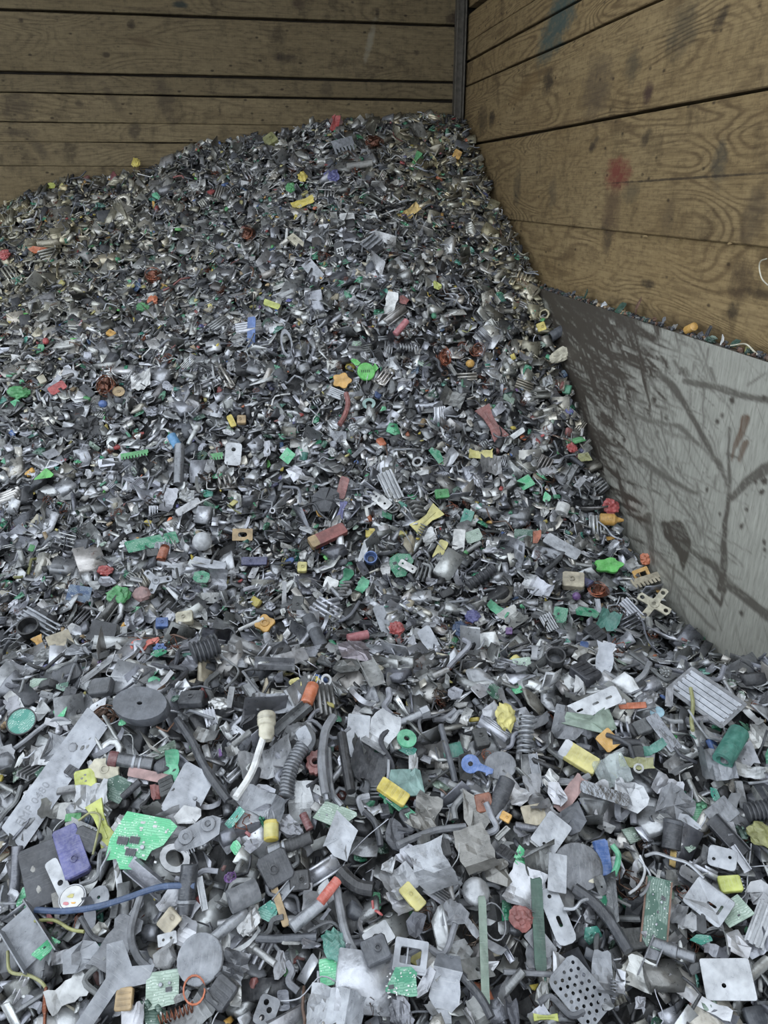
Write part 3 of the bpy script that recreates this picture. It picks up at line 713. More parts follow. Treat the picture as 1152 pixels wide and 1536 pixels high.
def g_tri(L, W, r, o):
    T = o.get('T', .005); pts = []
    n = o.get('arms', 3)
    for i in range(n):
        a = i * 2 * math.pi / n + .2
        for da, k in ((-.22, .95), (0, 1.0), (.22, .95), (math.pi / n * .7, .36), (math.pi / n, .30), (math.pi / n * 1.3, .36)): pts.append((L / 2 * k * math.cos(a + da), W / 2 * k * math.sin(a + da)))
    hl = [circ(.37 * L * math.cos(i * 2 * math.pi / n + .2), .37 * W * math.sin(i * 2 * math.pi / n + .2), L * .055, 8) for i in range(n)]
    return [P_('bracket', prism(pts, -T / 2, T / 2, 0, hl), o['mat'], o['col']), P_('hub', sh(lathe([(L * .12, 0), (L * .11, .003), (L * .05, .003), (L * .045, 0)], 10), 0, 0, T / 2), o['mat'], o['col'] * .85, True)]
def g_chan(L, W, r, o):
    D = o.get('D', W * .45); t = .0022
    p = [P_('web', box(0, 0, 0, L, W, t), o['mat'], o['col'])]
    for s in (-1, 1): p.append(P_('flange', box(0, s * (W / 2 - t / 2), D / 2, L * (1 if s > 0 else .86), t, D), o['mat'], o['col']))
    return p
def g_key(L, W, r, o):
    T = .005; a = np.linspace(.5, 2 * math.pi - .5, 14); R = W / 2
    out = [(-L / 2 + R + R * math.cos(q), R * math.sin(q)) for q in a]
    out = out[::1] + [(L * .1, -W * .2), (L * .3, -W * .2), (L * .33, -W * .36), (L * .42, -W * .2), (L / 2, -W * .14), (L / 2, W * .1), (L * .1, W * .18)]
    return [P_('key', prism(np.array(out), -T / 2, T / 2, 0, [circ(-L / 2 + R, 0, R * .28, 9)]), o['mat'], o['col'])]
def g_comb(L, W, r, o):
    T = o.get('T', .004); n = o.get('n', 8); out = [(-L / 2, W / 2), (-L / 2, -W * .1)]
    for i in range(n):
        x0 = -L / 2 + L * i / n; w = L / n
        out += [(x0 + w * .1, -W / 2), (x0 + w * .6, -W / 2), (x0 + w * .62, -W * .1), (x0 + w * .98, -W * .1)]
    out += [(L / 2, -W * .1), (L / 2, W / 2)]
    return [P_('comb', prism(np.array(out)[::1], -T / 2, T / 2), o['mat'], o['col'])]
def g_dome(L, W, r, o):
    R = L / 2; V, F = ICO2; V = V * (L / 2, W / 2, o.get('k', 1) * min(L, W) / 2)
    p = [P_('ball', (V, F), o['mat'], o['col'], True)]
    if o.get('seam', 1): p.append(P_('seam_ring', lathe([(R * 1.0, -.0012), (R * 1.03, 0), (R * 1.0, .0012), (R * .9, 0)], 18, True), o['mat'], o['col'] * .8, True))
    return p
def g_glass(L, W, r, o):
    return [P_('shell', sheet(L, W, .002, r, 8, 6, 1.5, .2, .05, .1), 'g', C['white'], True)]
def g_ring(L, W, r, o):
    R = L / 2; T = o.get('T', .005); k = o.get('k', .6)
    g = lathe([(R * k, -T / 2), (R, -T / 2), (R, T / 2), (R * k, T / 2)], 16, True); return [P_('ring', (g[0] * (1, W / L, 1), g[1]), o['mat'], o['col'], True)]
def g_cap(L, W, r, o):
    R = L / 2; T = o.get('T', .02); n = 20
    p = [P_('cap', (lathe([(R, -T / 2), (R, T * .3), (R * .94, T * .5), (R * .3, T * .5)], n)[0] * (1, W / L, 1), lathe([(1, 0)] * 4, n)[1]), o['mat'], o['col'], True)]
    for i in range(o.get('marks', 0)): p.append(P_('printed_mark', box((i - 2) * L * .11 - L * .05, 0, T * .5 + .0003, L * .04, W * .14, .0012), 'd', C['black'] * .8))
    if o.get('flap'): p.append(P_('broken_flap', sh(shard(L * .45, W * .55, .003, r, 8, .2, .4), L * .5, W * .22, T * .3), o['mat'], o['col']))
    return p
def g_slats(L, W, r, o):
    n = o.get('n', 5); p = [P_('frame', prism(rrect(L, W, .05 * W), -.001, .001, 0, [rrect(L * .84, W * .8, .02 * W)]), o['mat'], o['col'])]
    for i in range(n):
        b = box(0, (i - (n - 1) / 2) * W * .8 / n, .0, L * .9, W * .5 / n, .0025); V = b[0]; V[:, 2] += (V[:, 1] - V[:, 1].mean()) * .5
        p.append(P_('slat', (V, b[1]), o['mat'], o['col']))
    return p
def g_perf(L, W, r, o):
    hs = [((i - 3) / 8 + (.06 if j % 2 else 0), (j - 2) / 6, .045) for i in range(7) for j in range(5)]
    o = dict(o); o['holes'] = hs; return g_plate(L, W, r, o)
def g_twin(L, W, r, o):      # cast bracket: ribbed foot and two ring eyes
    p = [P_('casting', shard(L, W * .7, .007, r, 10, .2, .1), o['mat'], o['col'])]
    for x in (-.22, .2): p.append(P_('ring_eye', sh(lathe([(W * .2, -.003), (W * .2, .007), (W * .15, .008), (W * .09, .008), (W * .09, -.002)], 14, True), x * L, W * .1, .004), o['mat'], o['col'] * 1.05, True))
    for i in range(4): p.append(P_('rib', box(-L * .32 + i * L * .045, -W * .22, .005, L * .018, W * .3, .004), o['mat'], o['col'] * .9))
    return p
def g_frame(L, W, r, o):
    T = o.get('T', .012); p = [P_('frame', prism(rrect(L, W, .06 * W), -T / 2, T / 2, 0, [rrect(L * .62, W * .5, .05 * W)]), o['mat'], o['col'])]
    p.append(P_('ledge', box(0, -W * .38, T / 2, L * .9, W * .08, .003), o['mat'], o['col'] * .9)); p.append(P_('post', box(-L * .1, 0, 0, W * .05, W * .5, T * .5), o['mat'], o['col'])); return p
def g_bulb(L, W, r, o):
    R = W / 2
    return [P_('body', along_x(lathe([(R * .8, -L / 2), (R, -L * .45), (R, L * .1), (R * .6, L * .22)], 14)), o['mat'], o['col'], True), P_('nozzle', along_x(lathe([(R * .55, L * .2), (R * .35, L * .4), (R * .2, L * .5)], 10)), o['mat'], o['col'], True)] + \
           [P_('rib', box(-L * .2 + L * .1 * i, 0, R * .98, L * .03, R * .7, .002), o['mat'], o['col'] * .9) for i in range(3)]
def g_bolt(L, W, r, o):
    R = W / 2
    return [P_('shank', along_x(lathe([(R * .55, -L / 2), (R * .6, -L / 2 + .002), (R * .6, L * .3)], 10)), o['mat'], o['col'], True), P_('head', along_x(lathe([(R, L * .28), (R, L * .48), (R * .85, L / 2)], 6)), o['mat'], o['col'] * .95)]
def g_bone(L, W, r, o):
    out = np.array([(-.5, .5), (-.5, -.5), (-.2, -.3), (.1, -.28), (.35, -.45), (.5, -.5), (.5, .5), (.3, .4), (.1, .25), (-.2, .3)]) * (L, W)
    return [P_('body', prism(out, -.003, .003, .0008), o['mat'], o['col']), P_('ridge', box(0, 0, .004, L * .7, W * .08, .003), o['mat'], o['col'] * .9)]
def g_yshape(L, W, r, o):
    out = np.array([(-.5, .12), (-.5, -.14), (.05, -.12), (.3, -.5), (.5, -.42), (.34, -.1), (.5, .3), (.36, .5), (.08, .16)]) * (L, W)
    g = prism(out, -.0015, .0015); V = g[0]; V[:, 2] += .25 * W * (V[:, 0] / L) ** 2
    return [P_('stamping', (V, g[1]), o['mat'], o['col'])]
def g_plug(L, W, r, o):
    R = W / 2; return [P_('collar', along_x(lathe([(R * .8, -L / 2), (R, -L * .42), (R, -L * .05), (R * .85, 0), (R * .85, L * .3), (R * .6, L * .5)], 14)), o['mat'], o['col'], True), P_('groove', along_x(lathe([(R * 1.03, -L * .3), (R * 1.03, -L * .22)], 14)), o['mat'], o['col'] * .7, True)]
def g_can(L, W, r, o):
    R = W / 2; p = [P_('can', along_x(lathe([(R * .9, -L / 2), (R, -L * .46), (R, L * .46), (R * .9, L / 2)], 14)), o['mat'], o['col'], True)]
    p.append(P_('wrapper', along_x(lathe([(R * 1.02, -L * .38), (R * 1.02, L * .3)], 14)), 'p', o.get('wcol', o['col']), True))
    for s in (-1, 1): p.append(P_('lead', tube([(L * .48, s * R * .4, 0), (L * .7, s * R * .45, .004), (L * .95, s * R * .3, .01)], .0012, 5), 'm', C['silver'], True))
    return p
GEN = {k[2:]: v for k, v in list(globals().items()) if k.startswith('g_')}

# ------------------------------------------------------------------ putting a piece on the heap
FOOT = []                 # (position, radius) of every piece placed singly, so that loose filling stays under it
LAND = []                 # (u, v, short description) of landmarks
CATS = {}
def basis(p, u_ang, n):
    v = np.array([0, 0, H]) - p; v /= np.linalg.norm(v)
    a_i = math.cos(math.radians(u_ang)) * CR + math.sin(math.radians(u_ang)) * CU
    a_i = a_i - v * a_i.dot(v); a_i /= np.linalg.norm(a_i)
    k = a_i.dot(n) / v.dot(n); a = a_i - k * v; ka = np.linalg.norm(a); a /= ka
    b = np.cross(n, a); kb = 1 / max(.45, np.linalg.norm(b - v * b.dot(v)))
    return a, b, min(ka, 1.6), min(kb, 1.7)
def put(parts, p, a, b, n, name, label, cat_, group=None):
    Mx = Matrix(((a[0], b[0], n[0], p[0]), (a[1], b[1], n[1], p[1]), (a[2], b[2], n[2], p[2]), (0, 0, 0, 1)))
    if len(parts) == 1:
        _, V, F, mat, col, sm, _s = parts[0]; root = obj(name, V, F, mat, col, None, sm)
    else:
        root = bpy.data.objects.new(name, None); COL.objects.link(root); root.empty_display_size = .02
        for pn, V, F, mat, col, sm, subs in parts:
            c = obj(pn, V, F, mat, col, root, sm)
            for qn, V2, F2, m2, c2, s2, _s in subs: obj(qn, V2, F2, m2, c2, c, s2)
    root.matrix_world = Mx
    tag(root, label, cat_, group); return root
USED = set()
def words(s): return len(s.split())
hr = np.random.default_rng(21)
def hero(kind, name, px, py, L, W, ang, mc, label, **o):
    mt, cl = mc.split(':'); o['mat'] = mt; o['col'] = C[cl] * (.80 if mt == 'm' else 1.0)
    short, _, rest = label.partition('|'); full = (short + ' ' + rest).strip()
    assert full not in USED and 3 < words(full) < 17, full
    USED.add(full); LAND.append((px, py, short))
    p = at(px, py); n0 = hn(p[0], p[1]); v = np.array([0, 0, H]) - p; dep = -v.dot(CF) if False else (p - (0, 0, H)).dot(CF); v /= np.linalg.norm(v)
    f = o.get('face', .45); n = n0 * (1 - f) + v * f + hr.normal(0, .10, 3); n /= np.linalg.norm(n)
    a, b, ka, kb = basis(p, ang, n); s = dep / FPX
    Lm, Wm = L * s * ka, W * s * kb
    if kind in ('rod', 'tube', 'hose', 'spring', 'bolt', 'can', 'plug', 'bulb'): Wm = W * s
    parts = GEN[kind](Lm, Wm, hr, o)
    zmin = min(q[1][:, 2].min() for q in parts)
    lift = o.get('lift', .012) + (-zmin * .75)
    if 'text' in o:
        txt, th, tx, ty, tcol = o['text']
        cu = bpy.data.curves.new('lettering', 'FONT'); cu.body = txt; cu.size = th * Wm; cu.extrude = .0006; cu.align_x = 'CENTER'; cu.align_y = 'CENTER'; cu.resolution_u = 2
        to = bpy.data.objects.new('tmp', cu); me = bpy.data.meshes.new_from_object(to)
        Vt = np.array([q.co[:] for q in me.vertices]); Ft = [tuple(q.vertices) for q in me.polygons]
        bpy.data.objects.remove(to); bpy.data.meshes.remove(me)
        parts.append(P_('lettering', (Vt + (tx * Lm, ty * Wm, parts[0][1][:, 2].max() + .0003), Ft), mt if tcol is None else 'p', o['col'] * .72 if tcol is None else C[tcol]))
    pos = p + n * lift
    if p[0] > WX - .12 and 'free' not in o: pos[0] = min(pos[0], PX - .5 * max(Lm, Wm) * .5 if pos[2] < PTOP else WX - .03)
    root = put(parts, pos, a, b, n, name, full, o.get('cat', CATS.get(name.split('_')[-1], name.split('_')[-1].replace('board', 'circuit board'))))
    FOOT.append((pos, max(Lm, Wm) * .5, min(Lm, Wm) * .5)); return root
def cable(name, pts, wpx, mc, label, lift=.6, up=.010, k=8, ends=None):
    mt, cl = mc.split(':'); col = C[cl]
    short, _, rest = label.partition('|'); full = (short + ' ' + rest).strip()
    assert full not in USED and 3 < words(full) < 17, full
    USED.add(full); mid = pts[len(pts) // 2]; LAND.append((mid[0], mid[1], short))
    Q = [at(*q) for q in pts]; dep = np.mean([(q - (0, 0, H)).dot(CF) for q in Q]); R = wpx * dep / FPX / 2
    path = smooth_path([q + hn(q[0], q[1]) * (R * lift + up) for q in Q], 6)
    o0 = path[len(path) // 2]; sub = []
    parts = [P_('sheath', tube(path - o0, R, k), mt, col, True)]
    if ends:
        T = path[-1] - path[-3]; T /= np.linalg.norm(T)
        parts.append(P_('bare_end', tube(np.array([path[-1] - T * .002, path[-1] + T * .012]) - o0, R * .55, 6), 'k', C[ends], True))
    put(parts, o0, np.array([1., 0, 0]), np.array([0, 1., 0]), np.array([0, 0, 1.]), name, full, 'cable' if 'cable' in name else 'wire')
    for q in path[::3]: FOOT.append((q, R * 1.6, R * 1.6))

# ------------------------------------------------------------------ pieces one can pick out in the heap
h = hero; cb = cable
CATS.update(shard='metal scrap', fragment='fragment', sheet='sheet metal', plate='metal plate', board='circuit board', chip='plastic chip', piece='plastic piece', block='block', lump='lump', bracket='bracket')
# --- foreground, left
h('plate', 'stamped_bar', 90, 1168, 196, 43, 55, 'm:silver', 'long aluminium bar with stamped lettering|lying on the heap at left', t=.003, r=.05, skew=.25, rivets=[(.22, .1, .16), (.05, -.3, .14)], text=('EMP 0480', .36, -.24, .1, None), lift=.03, face=.6)
h('shard', 'bent_bracket', 84, 1130, 46, 44, 40, 'm:grey', 'forked grey clip bracket|hooked over the long stamped aluminium bar', t=.004, lift=.034, bend=.3)
h('disc', 'rubber_disc', 221, 1073, 78, 50, -8, 'd:dark', 'thick dark grey rubber disc|with a small centre hole', T=.032, hole=.10, face=.25, lift=.03)
h('disc', 'round_board', 34, 1085, 40, 36, 40, 'b:teal', 'round green circuit board in black rim|at the left edge', rim=C['black'], dish=0, T=.004)
h('clump', 'copper_wire_ball', 158, 1078, 38, 28, 10, 'k:brown', 'tangled brown copper wire ball|left of the dark rubber disc')
h('block', 'yellow_block', 131, 1171, 30, 27, 15, 'p:lime', 'chipped bright yellow foam block|right of the stamped bar', T=.018, detail='spot')
h('gear', 'cream_plug', 160, 1154, 32, 46, 70, 'd:cream', 'cream plastic socket disc|with broken rim beside yellow foam block', n=7, lobe=.06, T=.008)
h('rod', 'connector_shaft', 196, 1148, 64, 20, -8, 'm:mid', 'ribbed steel plug with dark red collar|below the rubber disc', bands=[(.02, .22, 1.12, 'p', C['maroon'], 'red_collar'), (.55, .62, 1.1, 'm', C['silver'], 'ring'), (.7, .76, 1.1, 'm', C['silver'], 'ring')])
h('sheet', 'plastic_piece', 260, 1153, 48, 20, 80, 'p:mint', 'crumpled turquoise plastic strip|standing near the rubber disc', fold=.5)
h('bar', 'pinkish_strip', 228, 1166, 66, 14, -12, 'd:rose', 'pinkish brown strip with brass tip|above the large green board', T=.004)
h('shard', 'redbrown_chip', 231, 1190, 24, 28, 60, 'd:redbrown', 'red-brown square plastic chip|under the pinkish strip')
h('plate', 'alloy_plate', 283, 1193, 76, 52, 62, 'm:silver', 'large smooth grey alloy plate with one screw|left of the white probe cable', t=.005, r=.12, rivets=[(-.05, -.25, .06)], skew=.1)
cb('black_cable', [(267, 1085), (290, 1120), (310, 1160), (344, 1208)], 13, 'd:char', 'thick black cable|running down past the large alloy plate')
cb('white_cable', [(400, 1112), (392, 1140), (380, 1175), (356, 1212)], 11, 'd:white', 'stiff white probe cable|hanging from the cream plug collar', up=.03)
h('plug', 'cream_collar', 399, 1100, 40, 27, -90, 'p:cream', 'cream cylindrical plug collar|at the top of the white probe cable', lift=.03)
h('pcb', 'green_board', 215, 1268, 92, 78, -8, 'b:pcbl', 'large bright green circuit board|with scalloped lower corner', comps=5, pads=16, lift=.03, out=np.array([(-.48, -.02), (-.34, .5), (.36, .46), (.5, .36), (.36, .0), (.2, -.12), (.15, -.3), (.05, -.27), (-.02, -.48), (-.2, -.5), (-.3, -.34), (-.46, -.4)]) )
h('block', 'blue_block', 111, 1286, 72, 36, -72, 'p:violet', 'blue-violet plastic housing block|below the yellow bone-shaped piece', T=.022, detail='boss', lift=.02)
h('bone', 'yellow_piece', 157, 1236, 66, 26, -68, 'p:lime', 'yellow bone-shaped plastic piece|left of the large green board')
cb('yellow_wire', [(128, 1238), (146, 1226), (160, 1232), (156, 1262), (150, 1290)], 3.5, 'p:olive', 'thin yellow-green wire loop|over the yellow bone-shaped piece', up=.025)
h('block', 'green_chip', 111, 1231, 22, 11, 5, 'p:green', 'small dull green plastic chip|below the stamped bar', T=.006)
h('twin', 'cast_bracket', 300, 1252, 84, 52, 30, 'm:grey', 'cast alloy bracket with two ring eyes|right of the large green board')
h('block', 'speckled_slab', 70, 1315, 84, 56, -78, 'd:char', 'black slab with pale speckles|beside the blue-violet housing block', T=.012, detail='spot')
h('plate', 'steel_tab', 96, 1322, 60, 19, -65, 'm:pale', 'narrow steel tab with hole|lying across the black slab', holes=[(.1, 0, .22)], r=.25, lift=.03)
h('disc', 'printed_disc', 118, 1358, 38, 38, 0, 'm:pale', 'small tin disc with pink and yellow print|below the narrow steel tab', T=.008, paper=C['white'], patches=[(-.05, .05, .3, .16, C['paley']), (-.15, -.22, .26, .14, C['pink']), (.1, -.18, .2, .12, C['amber'])], lift=.03)
cb('blue_cable', [(66, 1378), (110, 1379), (156, 1372), (200, 1358), (250, 1341), (296, 1340)], 9, 'd:bpcb', 'slate blue cable|stretching right from the printed tin disc', up=.03)
h('plate', 'octagonal_plate', 152, 1349, 30, 30, 25, 'm:grey', 'grey octagonal cap with centre dimple|right of the printed tin disc', holes=[(0, 0, .08)], r=.35, t=.004)
h('chan', 'box_casting', 52, 1415, 88, 48, -58, 'm:grey', 'long grey box-shaped casting|below the slate blue cable at left', D=.03)
h('yshape', 'y_stamping', 166, 1486, 120, 84, 55, 'm:grey', 'Y-shaped aluminium stamping|near the bottom left', lift=.025)
cb('green_wire', [(16, 1432), (20, 1462), (48, 1468), (70, 1482), (82, 1512)], 5, 'p:olive', 'pale green wire curl|left of the Y-shaped stamping')
cb('olive_wire', [(60, 1390), (90, 1389), (115, 1402), (135, 1405)], 5, 'd:olive', 'short olive wire|under the slate blue cable', up=.02)
h('disc', 'grey_disc', 302, 1440, 68, 70, 0, 'm:grey', 'large scuffed grey metal disc|with a bent edge', crum=.06, T=.004, lift=.025)
h('tube', 'rubber_tube', 362, 1352, 42, 34, 25, 'd:mid', 'short thick-walled grey rubber tube|with open end', wall=.5, lift=.02)
h('rod', 'dark_shaft', 283, 1334, 66, 26, 85, 'm:dark', 'dark ribbed shaft with steel nut|above the scuffed grey disc', bands=[(.0, .18, .8, 'm', C['silver'], 'nut'), (.22, .3, 1.15, 'm', C['grey'], 'washer')])
h('pcb', 'pale_green_board', 246, 1484, 48, 46, 10, 'b:ggreen', 'pale green square board|left of the copper wire ring', comps=3)
h('ring', 'copper_ring', 295, 1494, 33, 40, 20, 'k:copper', 'orange copper wire ring|near the bottom edge', k=.86, T=.003, lift=.03)
h('spring', 'copper_coil', 266, 1524, 50, 16, 22, 'k:rust', 'brown copper coil spring|at the bottom edge', turns=8)
h('block', 'tan_block', 191, 1500, 30, 24, 85, 'd:tan', 'tan ribbed plastic block|right of the Y-shaped stamping', T=.012, detail='rib')
h('rod', 'brown_spindle', 73, 1514, 50, 10, 88, 'k:rust', 'rust-brown spindle standing upright|at the bottom left', steps=[(0, .5), (.3, .5), (.4, 1), (.8, .8), (1, .5)])
h('block', 'cream_corner', 257, 1378, 30, 26, 50, 'd:beige', 'cream plastic corner piece|under the slate blue cable end', T=.014)
h('plate', 'white_tag', 252, 1411, 28, 17, 15, 'm:pale', 'small white metal tag with two holes|below the cream corner piece', holes=[(-.2, 0, .12), (.2, 0, .12)], r=.1)
h('bar', 'white_strip', 181, 1322, 66, 9, -82, 'd:pale', 'thin whitish strip|hanging below the large green board', T=.003)
h('clump', 'purple_bits', 345, 1316, 18, 18, 0, 'p:purple', 'tiny purple plastic tangle|above the short rubber tube', n=6)
h('chan', 'white_profile', 305, 1341, 46, 10, -80, 'm:pale', 'short white metal profile|right of the dark ribbed shaft', D=.008)
h('sheet', 'crushed_foil', 142, 1198, 44, 32, 10, 'm:pale', 'crushed silver foil piece|just under the yellow foam block', crum=.07)
h('block', 'dark_box', 134, 1262, 30, 38, 60, 'd:char', 'black relay box with steel pin|left of the large green board', detail='pins', T=.02)
h('rod', 'bar_end', 344, 1392, 60, 18, 40, 'm:light', 'square-ended silver rod|left of the coral sleeve', steps=[(0, .9), (.85, 1), (1, .7)])
h('sheet', 'dark_sheet', 178, 1420, 70, 40, 60, 'm:mid', 'folded dark sheet metal|above the Y-shaped stamping')
h('shard', 'alloy_shard', 125, 1440, 52, 62, 80, 'm:grey', 'rounded grey alloy shard with hole|below the olive wire')
h('plate', 'tin_plate', 95, 1365, 46, 24, -80, 'm:warm', 'dull tin plate with small hole|left of the printed tin disc', holes=[(.25, 0, .1)], r=.06)
h('block', 'connector_block', 336, 1492, 40, 34, 55, 'd:char', 'black ribbed connector block|right of the copper wire ring', detail='rib', T=.016)
h('sheet', 'crushed_can', 352, 1455, 40, 38, 70, 'm:mid', 'crushed dark can piece|right of the scuffed grey disc', crum=.12)
# --- foreground, centre
h('can', 'orange_clip', 461, 1050, 30, 19, 70, 'p:orange', 'small orange plastic clip|above the corrugated hose', wcol=C['orange'])
h('sheet', 'flat_casing', 411, 1059, 52, 28, 3, 'm:silver', 'flattened silver casing|left of the orange clip', fold=0, curl=.5)
h('hose', 'corrugated_hose', 439, 1163, 78, 24, 72, 'm:grey', 'grey corrugated metal hose with elbow|right of the white probe cable', ribs=16, bend=-.2, end=1, lift=.02)
cb('grey_cable', [(497, 1094), (486, 1115), (482, 1150), (484, 1180), (488, 1205)], 14, 'd:mid', 'thick grey cable standing upright|right of the corrugated hose', up=.03, ends='silver')
cb('black_hose', [(510, 1115), (514, 1140), (518, 1165), (524, 1198)], 15, 'd:black', 'black rubber hose end|between grey cable and pale plate', up=.02)
cb('steel_tube', [(492, 1130), (494, 1165), (498, 1195), (512, 1214)], 9, 'm:grey', 'bent dull steel tube|below the thick grey cable')
h('plate', 'pale_plate', 535, 1108, 62, 34, 85, 'm:light', 'pale scuffed aluminium rectangle|above the curved black flap', r=.06, lift=.02)
h('sheet', 'pale_sheet', 567, 1110, 52, 38, 60, 'm:pale', 'bright folded aluminium sheet|left of the turquoise ring', lift=.02)
h('sheet', 'black_flap', 546, 1152, 54, 42, -30, 'd:char', 'curved black plastic flap|below the pale scuffed rectangle', curl=1.2, fold=0, t=.004)
h('ring', 'turquoise_ring', 606, 1120, 29, 26, 0, 'p:mint', 'small turquoise washer|in the middle of the foreground', k=.3, lift=.03)
h('bolt', 'long_bolt', 613, 1088, 60, 19, 24, 'm:light', 'long pale steel bolt|above the turquoise washer', lift=.025)
h('shard', 'teal_disc', 609, 1180, 56, 42, 5, 'd:pteal', 'pale teal crazed plastic disc|above the yellow clip', t=.004, jit=.12, n=14)
h('block', 'yellow_clip', 585, 1197, 48, 20, -35, 'p:yellow', 'yellow plastic terminal clip|lying on a green strip', T=.014, detail='rib', lift=.03)
h('pcb', 'green_strip', 598, 1212, 66, 13, -38, 'b:pcb', 'narrow green board strip|under the yellow terminal clip', comps=0)
h('key', 'blue_key', 717, 1155, 48, 27, -18, 'p:blue', 'blue key-shaped plastic piece|left of a round grey disc', lift=.03)
h('disc', 'small_grey_disc', 751, 1152, 47, 41, 0, 'm:mid', 'plain round grey metal disc|right of the blue key', T=.004, dish=0, lift=.02)
h('crumple', 'yellow_foam', 755, 1080, 28, 38, 0, 'd:paley', 'crumbling pale yellow foam lump|left of the big coil spring')
h('pcb', 'grey_green_board', 502, 1225, 74, 34, -18, 'b:ggreen', 'dusty grey-green circuit board|below the black hose end', comps=2)
h('can', 'yellow_capacitor', 409, 1251, 27, 22, 90, 'p:yellow', 'small yellow can with two wire leads|below the corrugated hose', wcol=C['paley'])
h('shard', 'pale_triangle', 511, 1262, 84, 58, 80, 'm:light', 'big pale triangular metal sheet|below the dusty grey-green board', n=7, jit=.4, bend=.05, lift=.02)
cb('short_cable', [(545, 1222), (560, 1238), (567, 1258), (570, 1275)], 10, 'd:char', 'short curved charcoal cable|right of the pale triangular sheet')
cb('lying_cable', [(595, 1275), (625, 1262), (655, 1252), (698, 1247)], 11, 'd:mid', 'grey cable lying sideways|below the yellow terminal clip')
h('shard', 'leaf_plate', 710, 1218, 64, 40, -70, 'm:warm', 'leaf-shaped aluminium plate with rivet|below the blue key', n=10, jit=.15, bend=.05)
h('block', 'rust_block', 727, 1208, 26, 26, 10, 'd:rust', 'rusty brown block|between leaf-shaped plate and dark cylinder')
h('rod', 'dark_cylinder', 751, 1200, 56, 25, 68, 'd:char', 'dark rubber cylinder|right of the rusty brown block')
h('block', 'orange_chip', 759, 1229, 16, 13, -30, 'p:amber', 'small amber plastic chip|below the dark rubber cylinder')
h('gear', 'red_gear', 475, 1149, 30, 36, 0, 'p:redbrown', 'dark red plastic gear|behind the thick grey cable', n=9, lobe=.08, hole=.35)
cb('black_rod', [(660, 1098), (668, 1130), (676, 1160), (682, 1184)], 9, 'd:dark', 'straight dark rod|left of the blue key', up=.02)
h('shard', 'olive_square', 443, 1031, 22, 20, 50, 'p:paley', 'tilted olive yellow square chip|above the orange clip')
h('rod', 'black_pipe', 438, 1272, 66, 19, 20, 'd:black', 'black pipe with steel collar|right of the small yellow can', bands=[(.02, .3, 1.05, 'm', C['grey'], 'collar'), (.34, .4, 1.1, 'm', C['silver'], 'ring')])
h('rod', 'maroon_cylinder', 462, 1235, 24, 12, -65, 'p:maroon', 'small maroon cylinder|left of the dusty grey-green board')
h('rod', 'coral_sleeve', 493, 1347, 38, 15, 52, 'p:coral', 'bright coral plastic sleeve|on the end of a grey rod', lift=.03)
h('rod', 'grey_rod', 463, 1377, 58, 19, 40, 'm:light', 'thick grey rod|running down from the coral sleeve', lift=.02)
h('bar', 'wooden_strip', 423, 1363, 58, 11, -72, 'd:tan', 'light brown wooden strip|left of the thick grey rod', T=.005)
h('block', 'yellow_tongue', 617, 1349, 40, 20, -50, 'p:paley', 'pale yellow plastic tongue|in the lower middle', T=.008)
h('pcb', 'dotted_board', 602, 1477, 54, 46, 10, 'b:pcb', 'dark green board dotted with solder|near the bottom middle', comps=1, pads=30, lift=.025)
h('pcb', 'lime_board', 503, 1461, 46, 34, 12, 'b:pcbl', 'yellow-green board fragment|left of the dotted dark green board', comps=2)
h('plate', 'ring_bracket', 567, 1408, 42, 30, 35, 'm:pale', 'white bracket with black ringed hole|below the pale yellow tongue', holes=[(-.1, 0, .2)], r=.1)
h('frame', 'grey_surround', 615, 1437, 50, 44, -10, 'd:silver', 'pale grey plastic frame|above the dotted dark green board')
h('block', 'black_cube', 564, 1434, 38, 34, 25, 'd:dark', 'dark grey plastic cube|left of the pale grey frame', T=.03)
h('block', 'charcoal_block', 416, 1306, 44, 46, 30, 'd:char', 'charcoal rubber block|above the light brown wooden strip', T=.025)
h('block', 'small_black_block', 452, 1322, 30, 28, 10, 'd:black', 'small black faceted block|right of the charcoal rubber block', T=.02)
cb('foam_strip', [(512, 1312), (524, 1325), (540, 1336), (560, 1340)], 22, 'd:black', 'curved black foam strip|above the coral sleeve', up=.005)
h('sheet', 'silver_sheet', 646, 1309, 74, 50, -70, 'm:light', 'large creased silver sheet|above the pale yellow tongue', fold=.5, lift=.02)
h('sheet', 'pale_bent_plate', 713, 1281, 66, 48, -70, 'm:warm', 'pale bent metal plate|below the leaf-shaped plate', fold=.7, curl=.3)
h('shard', 'beige_plate', 747, 1312, 46, 42, 0, 'm:warm', 'beige dusty metal plate|right of the pale bent plate')
h('shard', 'slate_plate', 681, 1373, 52, 44, -20, 'm:mid', 'dark slate metal plate|right of the pale yellow tongue', n=8, bend=.08)
h('bar', 'olive_strip', 723, 1430, 142, 12, -88, 'm:ggreen', 'long upright olive grey strip|in the lower middle', T=.004, lift=.025)
cb('grey_tube', [(507, 1342), (513, 1375), (521, 1410), (536, 1444)], 13, 'd:mid', 'long curved grey tube|below the coral sleeve', up=.018)
h('sheet', 'crushed_sheet', 512, 1514, 96, 52, -12, 'm:light', 'wide crushed silver sheet|at the bottom edge', crum=.05, lift=.02)
h('sheet', 'tall_sheet', 670, 1478, 90, 38, 82, 'm:silver', 'tall torn pale sheet|right of the dotted dark green board')
h('crumple', 'green_crumple', 505, 1424, 46, 34, -60, 'p:teal', 'crumpled dark green plastic|left of the dark grey cube')
h('ring', 'wire_loop', 738, 1386, 34, 52, 0, 'm:silver', 'open wire loop|right of the upright olive strip', k=.93, T=.002)
cb('dark_cable', [(684, 1462), (702, 1482), (720, 1505), (734, 1532)], 13, 'd:char', 'charcoal cable running to the bottom edge|beside the tall torn sheet')
